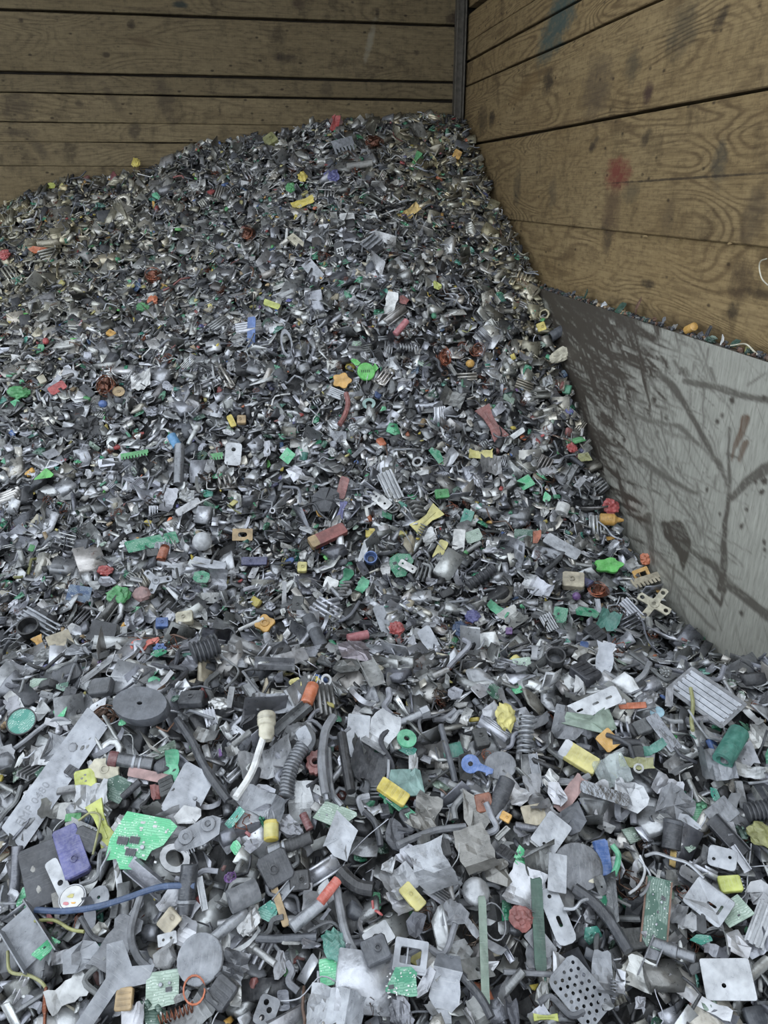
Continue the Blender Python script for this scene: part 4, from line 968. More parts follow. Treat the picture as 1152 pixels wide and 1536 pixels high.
cb('red_wire', [(560, 1360), (562, 1372), (570, 1378), (574, 1382)], 4, 'p:red', 'short bright red wire|above the white ringed bracket', up=.02)
h('dome', 'pale_dome', 713, 1342, 40, 40, 0, 'm:pale', 'pale dented metal dome|below the beige dusty plate', k=.5)
cb('long_cable', [(384, 1412), (412, 1414), (442, 1412), (476, 1411)], 11, 'd:dark', 'dark cable lying flat|below the thick grey rod')
h('plate', 'holed_plate', 402, 1518, 40, 32, 70, 'm:mid', 'grey plate with three holes|left of the wide crushed sheet', holes=[(-.25, .1, .13), (.05, -.1, .13), (.25, .15, .13)])
h('shard', 'white_star_plate', 586, 1300, 28, 44, 90, 'm:pale', 'whitish notched metal tag|left of the large creased sheet', n=10, jit=.45)
h('sheet', 'grey_skirt', 398, 1208, 80, 34, -25, 'm:grey', 'wide curved grey sheet with two holes|below the white probe cable')
h('block', 'black_wedge', 656, 1280, 34, 24, 10, 'd:black', 'black rubber wedge|below the sideways grey cable')
h('sheet', 'open_box', 636, 1228, 44, 40, 70, 'm:warm', 'open crushed metal box piece|right of the green strip', crum=.04)
h('chan', 'bent_channel', 428, 1340, 40, 14, 50, 'm:grey', 'short bent metal channel|left of the small black block')
# --- foreground, right
h('spring', 'coil_spring', 787, 1107, 56, 25, 86, 'm:light', 'big upright steel coil spring|right of the yellow foam lump', turns=8, lift=.02)
h('plate', 'slotted_bracket', 889, 1061, 84, 27, 24, 'm:pale', 'long pale bracket with slots|above the grey-green plate', slots=[(-.25, 0, .12, .12), (.05, 0, .12, .12), (.3, 0, .12, .12)], lift=.03, t=.004)
h('shard', 'green_plate', 882, 1090, 84, 46, 8, 'd:ggreen', 'grey-green painted plate with screw|under the long slotted bracket', n=10, jit=.2, bend=.05, t=.004, lift=.02)
h('block', 'mustard_plate', 911, 1112, 26, 30, 40, 'p:amber', 'mustard yellow plastic square|at the end of the grey-green plate', T=.006, detail='')
h('block', 'yellow_brick', 868, 1143, 54, 26, -32, 'p:paley', 'worn yellow block with white end|below the mustard square', T=.016, detail='cap')
h('disc', 'pale_blue_cap', 986, 1071, 21, 17, 0, 'p:paleblue', 'small pale blue cap|right of the copper strip', T=.008)
h('bar', 'copper_strip', 948, 1062, 40, 9, 3, 'k:copper', 'short copper strip|right of the long slotted bracket', T=.004)
h('plate', 'chrome_strip', 992, 1105, 60, 19, -55, 'c:mid', 'shiny chrome strip|below the pale blue cap', r=.1, bend=.15, lift=.02)
h('sheet', 'green_wedge', 978, 1128, 33, 14, 20, 'p:teal', 'dark green glassy wedge|left of the shiny chrome strip')
h('slats', 'vented_sheet', 1056, 1054, 92, 52, -35, 'm:silver', 'vented sheet metal with slats|below the steel wall plate', lift=.02)
h('plate', 'mirror_strip', 901, 1198, 72, 18, -18, 'c:grey', 'mirror-bright polished metal strip|beside the silver dish', r=.3, lift=.03)
h('shard', 'silver_dish', 945, 1196, 42, 54, 70, 'm:pale', 'silver dish-shaped piece|right of the mirror-bright strip', n=14, jit=.1, bend=.25, lift=.02)
h('sheet', 'pinkish_curve', 854, 1193, 56, 22, 55, 'd:rose', 'curved pinkish plastic strip|left of the mirror-bright strip')
h('glass', 'clear_dome', 917, 1162, 52, 42, 20, 'g:white', 'clear plastic shell|above the mirror-bright strip', lift=.02)
h('shard', 'grey_paddle', 1009, 1208, 58, 56, -40, 'm:mid', 'dull grey paddle-shaped plate|right of the silver dish', n=12, jit=.18, bend=.08)
h('tube', 'teal_elbow', 1092, 1133, 50, 30, 60, 'd:teal', 'teal-lined hollow casting|near the right edge', wall=.6, lift=.02)
h('sheet', 'cast_sleeve', 1072, 1150, 54, 48, 0, 'm:grey', 'grey cast sleeve|around the teal-lined casting', curl=2.2)
h('bar', 'blue_piece', 898, 1287, 50, 19, -80, 'p:blue', 'bright blue plastic bar|below the mirror-bright strip', T=.012)
cb('green_band', [(911, 1276), (920, 1290), (919, 1306), (914, 1320)], 9, 'p:mint', 'green plastic band|right of the bright blue bar', up=.02)
h('plate', 'two_hole_plate', 1084, 1293, 40, 30, -15, 'm:light', 'pale square plate with two holes|near the right edge', holes=[(-.28, -.15, .08), (.25, .1, .08)], r=.2, lift=.02)
h('rod', 'motor_can', 1007, 1252, 40, 27, 85, 'd:char', 'dark motor can|with brass pins beneath', bands=[(.85, 1.0, 1.06, 'd', C['dark'], 'end_ring')])
h('bar', 'brass_pins', 1008, 1284, 40, 9, 85, 'k:brass', 'pair of brass pins|below the dark motor can')
h('chan', 'black_profile', 1088, 1255, 62, 22, -48, 'd:char', 'black bent plastic profile|above the two-hole plate', D=.02)
h('plate', 'grey_tile', 1080, 1221, 40, 32, 40, 'm:grey', 'plain grey metal tile|above the black bent profile', r=.05)
cb('olive_green_wire', [(1031, 1046), (1033, 1068), (1030, 1090), (1032, 1106)], 6, 'p:olive', 'olive green wire end|left of the vented sheet', up=.025)
h('plate', 'square_tag', 824, 1254, 52, 40, 55, 'm:light', 'pale square metal tag|below the pinkish curve', holes=[(-.35, 0, .06)], r=.08, lift=.02)
h('plate', 'pink_tag', 800, 1226, 34, 30, 10, 'm:beige', 'pinkish beige metal tag|left of the pale square tag', r=.08)
h('pcb', 'small_green_board', 777, 1286, 30, 24, -50, 'b:pcbl', 'small bright green board|below the pinkish beige tag', comps=2)
h('hose', 'ridged_hose', 1136, 1219, 40, 30, 10, 'd:char', 'black ridged hose|at the right edge', ribs=7, bend=0)
h('crumple', 'yellow_shreds', 1140, 1258, 30, 40, 60, 'd:olive', 'yellow-green shredded foam|below the black ridged hose')
h('disc', 'stained_disc', 864, 1302, 72, 68, 0, 'm:mid', 'large stained grey disc with yellowed rim|left of the blue bar', T=.006, crum=.03, dish=0, patches=[(.25, -.25, .2, .1, C['cream'])])
h('plate', 'pale_card', 832, 1318, 52, 27, 88, 'm:light', 'pale rectangular metal card|over the large stained disc', r=.05, lift=.03)
h('bar', 'green_bar', 806, 1390, 122, 17, -87, 'd:dpcb', 'long dark green painted bar|standing upright', T=.008, lift=.02)
h('plate', 'keyhole_tab', 835, 1379, 78, 30, -68, 'm:light', 'steel tab with keyhole slots|right of the long green bar', slots=[(.1, .0, .2, .2)], holes=[(-.35, 0, .1)], r=.3, lift=.02)
h('crumple', 'redbrown_crumple', 781, 1378, 34, 32, 0, 'd:redbrown', 'red-brown crumpled lump|left of the long green bar')
h('pcb', 'dark_board', 984, 1376, 94, 38, 85, 'b:dpcb', 'long dark circuit board with brown edge|in the lower right', comps=7, frame=1, lift=.025)
h('block', 'lime_relay', 1094, 1330, 32, 22, 5, 'p:lime', 'yellow-green relay block|below the two-hole plate', T=.016, detail='pins')
h('plate', 't_slot_plate', 1058, 1358, 58, 46, -40, 'm:light', 'bent plate with T-shaped slot|left of the yellow-green relay', slots=[(.1, 0, .24, .09), (.3, 0, .06, .34)], bend=.35, r=.1, lift=.02)
h('fins', 'white_fins', 1140, 1390, 62, 28, 70, 'm:pale', 'white finned heat sink|at the right edge', n=3)
cb('thick_black_cable', [(856, 1340), (885, 1362), (908, 1388), (925, 1415), (938, 1436)], 17, 'd:char', 'very thick black cable|right of the keyhole tab', up=.02)
h('perf', 'perforated_sheet', 864, 1486, 84, 58, -50, 'm:grey', 'perforated metal sheet with round holes|near the bottom', lift=.025)
h('plate', 'pale_square_plate', 1092, 1474, 70, 54, 0, 'm:pale', 'large pale square plate with one hole|in the bottom right corner', holes=[(-.1, -.15, .06)], r=.06, lift=.025)
h('sheet', 'curved_stamping', 901, 1470, 66, 28, -85, 'm:grey', 'curved grey stamping|right of the perforated sheet', t=.003)
h('spring', 'small_spring', 920, 1487, 26, 12, 85, 'm:silver', 'small steel spring|right of the curved stamping', turns=6)
cb('white_wire', [(950, 1295), (958, 1318), (950, 1340), (935, 1352)], 4, 'p:pale', 'thin white wire arc|left of the long dark board', up=.03)
cb('silver_wire', [(948, 1300), (966, 1325), (960, 1348), (952, 1356)], 4, 'm:silver', 'thin silver wire arc|touching the long dark board', up=.03)
cb('bent_wire', [(838, 1372), (855, 1372), (868, 1360), (895, 1356)], 5, 'm:light', 'bent steel wire hook|above the keyhole tab', up=.03)
cb('kinked_wire', [(958, 1296), (975, 1292), (1000, 1300), (1025, 1308), (1050, 1330)], 5, 'm:light', 'kinked pale wire|above the long dark board', up=.03)
cb('thin_cable', [(752, 1462), (790, 1464), (835, 1467)], 8, 'd:mid', 'thin grey cable lying flat|above the perforated sheet')
h('bone', 'yellow_sliver', 818, 1529, 36, 10, 0, 'p:lime', 'yellow sliver of plastic|at the bottom edge')
h('shard', 'clip_shard', 1030, 1240, 30, 40, 60, 'm:silver', 'curled silver sheet piece|right of the dark motor can')
h('rod', 'end_pipe', 1010, 1432, 60, 20, -20, 'm:grey', 'short grey pipe|right of the long dark board', steps=[(0, 1), (.6, 1), (.62, .75), (1, .75)])
h('sheet', 'olive_bottle', 950, 1148, 44, 15, -8, 'p:olive', 'olive green crushed bottle neck|above the silver dish')
h('shard', 'dark_flat', 858, 1232, 60, 44, 60, 'd:dark', 'dark flat plastic piece|right of the pale square tag')
h('sheet', 'upper_flat', 905, 1010, 60, 24, 80, 'm:silver', 'upright dented metal strip|above the long slotted bracket')
h('shard', 'dark_plate', 852, 1088, 60, 56, -30, 'm:mid', 'dark round-cornered plate|left of the grey-green painted plate')
h('chan', 'slim_bracket', 803, 1160, 48, 14, -80, 'm:grey', 'slim slotted bracket|below the big coil spring', D=.006)
# --- the slope between foreground and middle
h('block', 'green_bit', 68, 718, 26, 15, 45, 'p:bright', 'bright green plastic sliver|on the left slope', T=.012)
h('pcb', 'green_board_strip', 228, 816, 74, 17, 12, 'b:pcb', 'long green board strip|left of the white ball', comps=2)
h('dome', 'white_ball', 305, 820, 28, 26, 0, 'd:pale', 'whitish plastic ball|on the left slope', lift=.02)
h('block', 'navy_block', 382, 845, 38, 12, 0, 'p:navy', 'dark navy blue block|right of the white ball')
h('pcb', 'blue_board', 118, 893, 32, 24, -10, 'b:bpcb', 'blue circuit board|on the left slope', comps=2)
h('crumple', 'green_plastic', 180, 898, 32, 28, 0, 'p:green', 'torn mid-green plastic|right of the blue circuit board')
h('crumple', 'pink_pebble', 215, 894, 26, 22, 0, 'd:rose', 'pinkish grey stone-like lump|right of the torn green plastic', jag=.06, smooth=True)
h('tri', 'star_bracket', 234, 873, 48, 40, 0, 'm:silver', 'silver three-armed bracket|above the pinkish lump')
h('plate', 'dark_tile', 154, 950, 38, 31, -12, 'd:char', 'flat dark grey tile|below the torn green plastic', t=.005, r=.03)
h('plate', 'beige_square', 92, 968, 34, 34, 20, 'd:beige', 'dirty beige square plate|on the left', r=.05)
h('shard', 'grey_leaf', 118, 984, 38, 27, -20, 'm:grey', 'grey flat shard|right of the dirty beige square')
h('bone', 'yellow_lever', 61, 969, 26, 17, -60, 'p:amber', 'amber yellow lever|left of the dirty beige square')
h('cup', 'rubber_wheel', 48, 950, 30, 28, 0, 'd:black', 'black rubber wheel|behind the amber lever')  # a rubber wheel, built from the cup shape
h('key', 'orange_lever', 217, 974, 42, 20, 20, 'p:coral', 'orange-red lever with eye|left of the small blue cog', lift=.02)
h('gear', 'blue_cog', 240, 979, 20, 16, 0, 'p:blue', 'small blue plastic cog|touching the orange-red lever', n=6)
h('block', 'blue_bit', 243, 939, 18, 14, 0, 'p:blue', 'little royal blue chip|above the orange-red lever')
h('crumple', 'yellow_bit', 267, 952, 22, 13, 10, 'p:amber', 'small amber crumb|right of the royal blue chip')
h('gear', 'lobed_piece', 399, 941, 31, 27, 10, 'p:amber', 'yellow lobed plastic knob|at the end of a white rod', n=4, lift=.02)
h('rod', 'white_rod', 381, 940, 40, 6, 25, 'd:white', 'thin white rod|left of the yellow lobed knob', lift=.02)
h('crumple', 'red_bit', 158, 858, 22, 14, 0, 'p:red', 'small torn red plastic|above the blue circuit board')
h('rod', 'chrome_cylinder', 269, 703, 58, 15, 88, 'm:grey', 'shiny chrome cylinder standing upright|below a cyan cap', lift=.02)
h('rod', 'cyan_cap', 265, 666, 18, 14, -60, 'p:cyan', 'bright cyan cap|above the chrome cylinder', lift=.02)
h('fins', 'finned_strip', 62, 938, 56, 26, -30, 'm:silver', 'silver finned strip|above the dirty beige square', n=4)
h('bar', 'grey_bar', 315, 850, 52, 14, -12, 'm:silver', 'plain light grey bar|below the white ball')
h('pcb', 'teal_board', 302, 867, 26, 20, 0, 'b:pcb', 'teal circuit board piece|below the light grey bar', comps=2)
h('block', 'foam_piece', 279, 933, 25, 17, 10, 'd:cream', 'cream foam piece|above the small amber crumb')
h('cup', 'rubber_cup', 347, 960, 26, 24, 0, 'd:char', 'dark rubber cup|below the white rod')
h('hose', 'ribbed_hose', 312, 988, 42, 34, 20, 'd:char', 'fat ribbed black hose|left of the dark rubber cup', ribs=7)
h('plate', 'tan_washer', 364, 804, 30, 18, 0, 'd:tan', 'tan plate with square hole|right of the white ball', slots=[(0, 0, .45, .4)], r=.05)
h('can', 'orange_plug', 245, 835, 22, 14, 70, 'k:copper', 'orange-brown plug|below the long green strip', wcol=C['copper'])
h('shard', 'dark_fan', 488, 752, 44, 40, 0, 'd:char', 'dark teal rounded fan piece|in the middle', n=14, jit=.15)
h('bar', 'red_stick', 514, 733, 34, 14, 75, 'p:redbrown', 'dull red stick|right of the dark fan piece', T=.008)
h('bone', 'blue_violet_bit', 512, 767, 28, 12, 75, 'p:violet', 'blue-violet sliver|below the dull red stick')
h('bone', 'yellow_wedge', 640, 782, 48, 24, 42, 'p:paley', 'pale yellow plastic wedge|in the middle', lift=.02)
h('block', 'green_chip', 661, 743, 20, 13, 5, 'p:green', 'small green rectangular chip|above the pale yellow wedge')
h('plate', 'white_holed_plate', 571, 752, 34, 16, -40, 'd:white', 'white plate with holes|left of the small green chip', holes=[(-.25, 0, .12), (.25, 0, .12)])
h('fins', 'silver_fins', 585, 730, 46, 24, -65, 'm:pale', 'bright silver finned piece|above the white holed plate', n=4)
h('plate', 'white_card', 688, 813, 33, 18, 85, 'd:white', 'white plastic card|right of the pale yellow wedge', r=.1)
h('plate', 'yellow_label', 661, 826, 31, 14, 65, 'p:paley', 'yellow and white label strip|left of the white card')
h('block', 'red_tan_bar', 493, 808, 54, 17, 25, 'd:redbrown', 'red-brown bar with tan end|below the dark fan piece', detail='cap', ccol=C['tan'])
h('block', 'yellow_cube', 556, 802, 14, 13, 0, 'p:yellow', 'tiny bright yellow cube|right of the red-brown bar')
h('bar', 'white_bar', 545, 830, 35, 10, 72, 'm:pale', 'short white metal bar|below the bright yellow cube')
h('cup', 'blue_cup', 557, 842, 20, 16, 0, 'p:blue', 'round blue cap|right of the white metal bar')
h('pcb', 'mid_green_board', 602, 848, 38, 38, 20, 'b:pcb', 'round-edged green board|under a white plate', comps=4)
h('plate', 'white_bar_plate', 611, 853, 28, 11, -30, 'd:white', 'small white bar|lying on the round-edged green board', holes=[(-.3, 0, .15), (.3, 0, .15)], lift=.025)
h('sheet', 'green_leaf', 518, 872, 30, 13, 65, 'p:mint', 'shiny mint green shred|in the middle')
h('sheet', 'green_shred', 543, 881, 22, 14, 60, 'p:mint', 'second smaller mint shred|right of the shiny mint shred')
h('block', 'pale_yellow_cube', 454, 855, 14, 14, 0, 'p:paley', 'tiny pale yellow cube|below the red-brown bar')
h('crumple', 'red_cube', 595, 948, 22, 19, 0, 'p:red', 'torn red plastic cube|in the middle')
h('rod', 'pink_tube', 536, 962, 30, 14, 12, 'p:pink', 'pinkish red tube end|left of the torn red cube')
h('shard', 'mauve_disc', 529, 988, 48, 36, 0, 'm:mauve', 'pale mauve rounded plate|below the pinkish tube end', n=14, jit=.12, bend=.1, lift=.02)
h('rod', 'dark_bottle', 475, 957, 52, 20, -65, 'd:dark', 'dark bottle-shaped rod with pale band|left of the pinkish tube', bands=[(.3, .45, 1.05, 'd', C['grey'], 'pale_band')])
h('bar', 'grey_strip', 575, 934, 48, 17, -70, 'm:grey', 'flat grey strip|above the torn red cube', T=.003)
h('bar', 'long_grey_strip', 648, 970, 60, 22, -62, 'm:silver', 'long flat silver strip|right of the torn red cube', T=.003)
h('hose', 'coiled_cord', 721, 869, 50, 17, 35, 'd:char', 'coiled dark cord|below the white card', ribs=8, bend=0)
h('sheet', 'green_tip', 746, 917, 34, 13, -35, 'p:mint', 'bright mint green tip|below the coiled cord')
h('block', 'purple_bit', 764, 950, 10, 10, 0, 'p:purple', 'tiny purple plug|below the mint green tip')
h('crumple', 'dark_blue_lump', 689, 948, 20, 22, 0, 'd:bpcb', 'dark blue rounded lump|right of the long silver strip')
h('crumple', 'blue_lump', 710, 929, 22, 17, 0, 'p:violet', 'blue torn plastic|above the dark blue lump')
h('block', 'yellow_crumb', 637, 986, 13, 11, 0, 'p:yellow', 'small yellow crumb|beside the long silver strip')
h('pcb', 'teal_card', 699, 780, 28, 16, 70, 'b:teal', 'teal board sliver|above the white card', comps=1)
h('pcb', 'grey_teal_card', 710, 806, 24, 18, 20, 'b:ggreen', 'grey-teal board piece|right of the white card', comps=1)
h('gear', 'green_toy_clip', 910, 854, 44, 24, 3, 'p:bright', 'bright green notched clip|on the right slope', n=5, lobe=.14, T=.014, hub=0, lift=.025)
h('bulb', 'yellow_bulb', 915, 787, 34, 18, -3, 'p:amber', 'yellow bulb-shaped nozzle|near the steel wall plate', lift=.02)
h('crumple', 'red_crumple', 913, 764, 22, 22, 0, 'p:red', 'dark red crumpled cap|above the yellow nozzle')
h('tube', 'white_roll', 842, 769, 14, 20, 70, 'd:white', 'white roll with a hole|left of the yellow nozzle', wall=.35)
h('crumple', 'orange_bit', 974, 840, 16, 17, 0, 'p:orange', 'orange torn plastic|against the steel wall plate')
h('frame', 'yellow_bracket', 962, 865, 23, 22, 20, 'p:amber', 'yellow open bracket|below the orange torn plastic')
h('comb', 'tan_comb', 972, 874, 50, 15, 18, 'd:beige', 'tan toothed comb strip|below the yellow open bracket', n=9, lift=.02)
h('block', 'tan_foam', 860, 877, 32, 22, -5, 'd:beige', 'tan foam block|left of the bright green clip')
h('tri', 'white_bracket', 978, 912, 58, 50, 40, 'd:cream', 'whitish bracket with rounded lobes and holes|near the steel wall plate', arms=4, T=.006, lift=.03)
h('bar', 'long_alloy_bar', 842, 823, 58, 17, -30, 'm:light', 'light alloy bar|left of the bright green clip', T=.012)
h('pcb', 'green_chip_board', 787, 726, 22, 18, 30, 'b:pcbl', 'small light green board|right of the teal sliver', comps=2)
h('pcb', 'upright_green_board', 821, 747, 20, 12, 80, 'b:pcbl', 'tiny upright green board|above the white roll', comps=1)
h('pcb', 'green_wedge_board', 879, 922, 38, 15, -10, 'b:pcb', 'green board wedge|below the tan foam block', comps=1)
h('sheet', 'green_folded_sheet', 913, 933, 30, 27, -20, 'p:teal', 'folded green plastic sheet|left of the whitish lobed bracket')
h('pcb', 'crumbly_green_board', 839, 929, 30, 20, 80, 'b:pcb', 'crumbly green board|below the tan foam block at left', comps=3)
h('dome', 'purple_ball', 863, 898, 12, 12, 0, 'p:purple', 'small purple ball|below the tan foam block edge', seam=0)
h('clump', 'copper_clump', 896, 891, 28, 22, 0, 'k:copper', 'copper wire clump|below the bright green clip')
h('cup', 'speaker_disc', 832, 996, 30, 25, 0, 'd:black', 'black round speaker cup|on the lower right slope')
h('fins', 'white_comb', 823, 936, 26, 18, -60, 'm:pale', 'white ribbed fins|left of the crumbly green board', n=5)
h('shard', 'orange_shard', 804, 806, 28, 16, 70, 'd:copper', 'orange-brown shard|left of the light alloy bar')
cb('comb_wire', [(893, 790), (905, 800), (915, 812), (930, 818)], 3, 'm:silver', 'thin steel wire|below the yellow nozzle', up=.03)
# --- the middle and upper slope
h('bar', 'blue_strip', 378, 500, 44, 12, 88, 'p:blue', 'upright blue strip|on the upper slope', T=.006)
h('shard', 'lime_leaf', 38, 478, 14, 20, 60, 'p:bright', 'lime green leaf-shaped chip|on the far left')
h('dome', 'red_dot', 71, 517, 9, 8, 0, 'p:red', 'tiny bright red bead|below the lime leaf chip', seam=0)
h('plate', 'red_plate', 87, 584, 26, 13, 30, 'p:red', 'small red plate|on the left slope')
h('clump', 'rusty_ball', 163, 579, 28, 32, 0, 'k:rust', 'rusty wire ball|right of the small red plate', n=20)
h('disc', 'tan_disc', 179, 589, 18, 15, 0, 'd:tan', 'small tan round disc|beside the rusty wire ball', hub=1)
h('block', 'amber_bit', 167, 504, 11, 9, -30, 'p:amber', 'little amber chip|above the rusty wire ball')
h('clump', 'orange_tangle', 233, 417, 24, 20, 0, 'k:copper', 'orange-brown wire tangle|on the upper left slope', n=18)
h('crumple', 'orange_crumb', 231, 455, 14, 14, 0, 'p:orange', 'orange crumb|below the orange-brown tangle')
h('crumple', 'green_crumb', 215, 464, 17, 12, 0, 'p:green', 'green crumb|left of the orange crumb')
h('sheet', 'white_foil', 215, 574, 30, 25, 10, 'm:white', 'whitish folded foil|right of the tan disc')
h('bar', 'yellow_bar', 347, 634, 18, 9, -65, 'p:yellow', 'short yellow bar|on the middle left slope')
h('block', 'tan_cube', 363, 633, 13, 12, 0, 'd:tan', 'small tan cube|right of the short yellow bar')
h('plate', 'white_steel_bracket', 350, 684, 34, 24, 85, 'm:pale', 'whitish steel bracket with hole|right of the chrome cylinder', holes=[(.2, 0, .14)], lift=.02)
h('comb', 'green_comb', 325, 687, 20, 10, 8, 'p:green', 'little green comb|left of the whitish steel bracket', n=5)
h('comb', 'long_green_comb', 203, 684, 40, 9, 10, 'p:green', 'longer green comb strip|left of the chrome cylinder', n=9)
h('crumple', 'black_fuzz', 134, 646, 26, 26, 0, 'd:black', 'black fuzzy lump|on the left slope', jag=.35)
h('crumple', 'green_crumple', 28, 592, 30, 18, 0, 'p:green', 'crumpled green film|at the left edge')
h('dome', 'blue_dot', 156, 608, 13, 11, 0, 'p:blue', 'small blue knob|below the tan disc', seam=0)
h('cap', 'green_round_piece', 547, 562, 26, 26, 0, 'p:bright', 'bright green round cap with dark marks|in the middle', marks=5, flap=1, T=.012, lift=.03)
h('gear', 'orange_clip', 513, 574, 30, 24, 0, 'p:amber', 'orange-yellow notched clip|left of the bright green cap', n=5, lobe=.14, hub=0, lift=.03)
h('fins', 'small_heat_sink', 505, 591, 22, 14, -22, 'm:pale', 'small pale heat sink|below the orange-yellow clip', n=5)
h('shard', 'green_tab', 533, 546, 16, 10, -40, 'p:bright', 'small bright green tab|above the bright green cap', lift=.025)
h('rod', 'pink_tube', 600, 495, 26, 10, 50, 'p:pink', 'pinkish red tube|above the bright green cap', lift=.02)
cb('maroon_cable', [(520, 596), (523, 612), (518, 630), (510, 644)], 8, 'p:redbrown', 'dark red cable|below the orange-yellow clip', up=.025)
h('bone', 'red_plate', 736, 638, 56, 24, -58, 'p:redbrown', 'dull red long plate|on the right middle slope', lift=.025)
h('shard', 'maroon_plate', 606, 452, 17, 17, 20, 'd:redbrown', 'dull maroon chip|on the upper middle slope')
h('dome', 'yellow_dot', 703, 549, 13, 11, 0, 'p:amber', 'small yellow knob|above the dull red plate', seam=0)
h('spring', 'steel_coil', 613, 525, 30, 11, -8, 'm:pale', 'pale steel coil spring|right of the bright green cap', turns=7)
h('clump', 'copper_tangle', 666, 540, 22, 30, 0, 'k:copper', 'copper wire tangle|right of the pale coil spring')
h('clump', 'red_tangle', 715, 528, 20, 18, 0, 'k:rust', 'reddish wire tangle|above the small yellow knob')
h('pcb', 'green_board_piece', 653, 684, 28, 17, -50, 'b:pcb', 'green board piece|left of the pale yellow flap', comps=1)
h('sheet', 'yellow_flap', 722, 684, 34, 13, 0, 'p:paley', 'pale yellow flap|below the dull red plate')
h('sheet', 'silver_curve', 587, 459, 33, 17, 75, 'm:white', 'bright curved silver plate|left of the dull maroon chip', fold=0)
h('shard', 'grey_polygon', 508, 657, 30, 20, -10, 'm:grey', 'flat grey polygon plate|below the dark red cable', bend=.03)
h('ring', 'teal_ring', 554, 608, 20, 16, 0, 'p:pteal', 'pale teal ring|below the bright green cap', k=.5)
h('bar', 'lime_bar', 408, 459, 25, 9, -20, 'p:lime', 'lime yellow bar|right of the blue strip')
h('shard', 'lime_flake', 654, 430, 11, 16, 60, 'p:lime', 'lime yellow flake|right of the maroon chip')
h('ring', 'metal_frame_ring', 429, 518, 18, 44, 0, 'm:silver', 'long oval metal ring|right of the blue strip', k=.7)
h('block', 'yellow_square', 812, 493, 13, 13, 20, 'p:yellow', 'yellow square chip|near the steel wall plate top')
h('tube', 'rubber_sleeve', 835, 503, 20, 16, 30, 'd:dark', 'dark rubber sleeve|right of the yellow square chip')
h('crumple', 'cream_box', 848, 535, 34, 18, 30, 'd:cream', 'cream broken connector|against the steel wall plate')
h('crumple', 'red_bead', 856, 676, 14, 13, 0, 'p:red', 'glossy red lump|near the steel wall plate')
h('shard', 'olive_card', 877, 688, 24, 16, 0, 'p:olive', 'olive yellow card|below the glossy red lump')
h('shard', 'green_flake', 862, 662, 34, 12, 10, 'p:green', 'dark green flake|above the glossy red lump')
h('shard', 'red_wedge', 503, 192, 28, 15, 80, 'p:red', 'red upright wedge|at the top of the heap', lift=.03)
h('disc', 'pink_disc', 503, 168, 20, 12, 0, 'd:rose', 'pinkish round piece|on the crest of the heap', lift=.02)
h('sheet', 'yellow_strip', 455, 307, 32, 10, 20, 'p:yellow', 'bright yellow twisted strip|on the upper slope', lift=.02)
h('crumple', 'navy_lump', 497, 268, 22, 16, 0, 'p:violet', 'dark blue torn piece|above the yellow twisted strip')
h('bone', 'green_stick', 622, 243, 27, 10, 60, 'p:green', 'green plastic stick|near the crest')
h('clump', 'rust_tangle', 561, 215, 28, 17, 0, 'k:rust', 'rust-red tangle|near the crest')
h('comb', 'pale_comb', 515, 220, 32, 20, 15, 'm:silver', 'pale toothed metal plate|below the red upright wedge', n=6)
h('sheet', 'gold_strip', 615, 320, 28, 12, 40, 'k:brass', 'gold-coloured shiny strip|on the upper slope')
h('block', 'yellow_speck', 684, 234, 12, 12, -30, 'p:amber', 'small amber speck|in the shaded corner')
h('block', 'lime_box', 408, 215, 18, 14, 35, 'p:olive', 'pale lime box|near the crest at left')
h('plate', 'letter_plate', 512, 379, 26, 15, -78, 'd:black', 'black plate with white letters|on the upper slope', text=('EP', .95, .05, 0, 'white'), lift=.025)
h('shard', 'orange_flake', 58, 378, 30, 13, -10, 'p:orange', 'orange torn strip|on the far left slope')
h('crumple', 'red_flake', 10, 385, 15, 14, 0, 'p:red', 'red torn chip|at the far left edge')
h('shard', 'mint_chip', 236, 296, 14, 11, -20, 'p:mint', 'mint green chip|on the upper left slope')
h('clump', 'rust_ball', 372, 354, 20, 18, 0, 'k:rust', 'rust-brown fluffy ball|on the upper slope', n=16)
h('block', 'cream_box', 445, 367, 25, 12, -40, 'd:cream', 'cream rectangular block|left of the lettered plate')
h('rod', 'white_stick', 429, 367, 38, 4, 85, 'd:white', 'thin white upright stick|left of the cream rectangular block')
h('crumple', 'yellow_crumb', 208, 249, 12, 11, 0, 'p:yellow', 'yellow crumb|on the left crest')
h('shard', 'lime_crest_chip', 76, 269, 12, 11, 0, 'p:lime', 'lime chip|on the far left crest')
h('shard', 'brown_upright', 169, 244, 18, 9, 80, 'd:maroon', 'dark brown upright chip|against the back wall', lift=.03)
h('fins', 'grey_finned_block', 557, 367, 24, 20, 40, 'm:light', 'light grey grooved block|right of the lettered plate', n=3)
h('plate', 'long_flat_plate', 472, 410, 38, 18, -50, 'm:light', 'long pale flat plate|below the lettered plate', r=.05)
h('crumple', 'yellow_chunk', 454, 269, 13, 13, 0, 'p:yellow', 'yellow chunk|left of the dark blue torn piece')
h('crumple', 'green_chunk', 437, 284, 15, 12, 0, 'p:green', 'green chunk|below the yellow chunk')
h('rod', 'grey_log', 540, 252, 38, 10, 8, 'd:warm', 'grey rounded bar|below the pale toothed plate')
h('bar', 'white_block', 521, 330, 22, 10, 3, 'd:white', 'white rectangular block|on the upper slope')

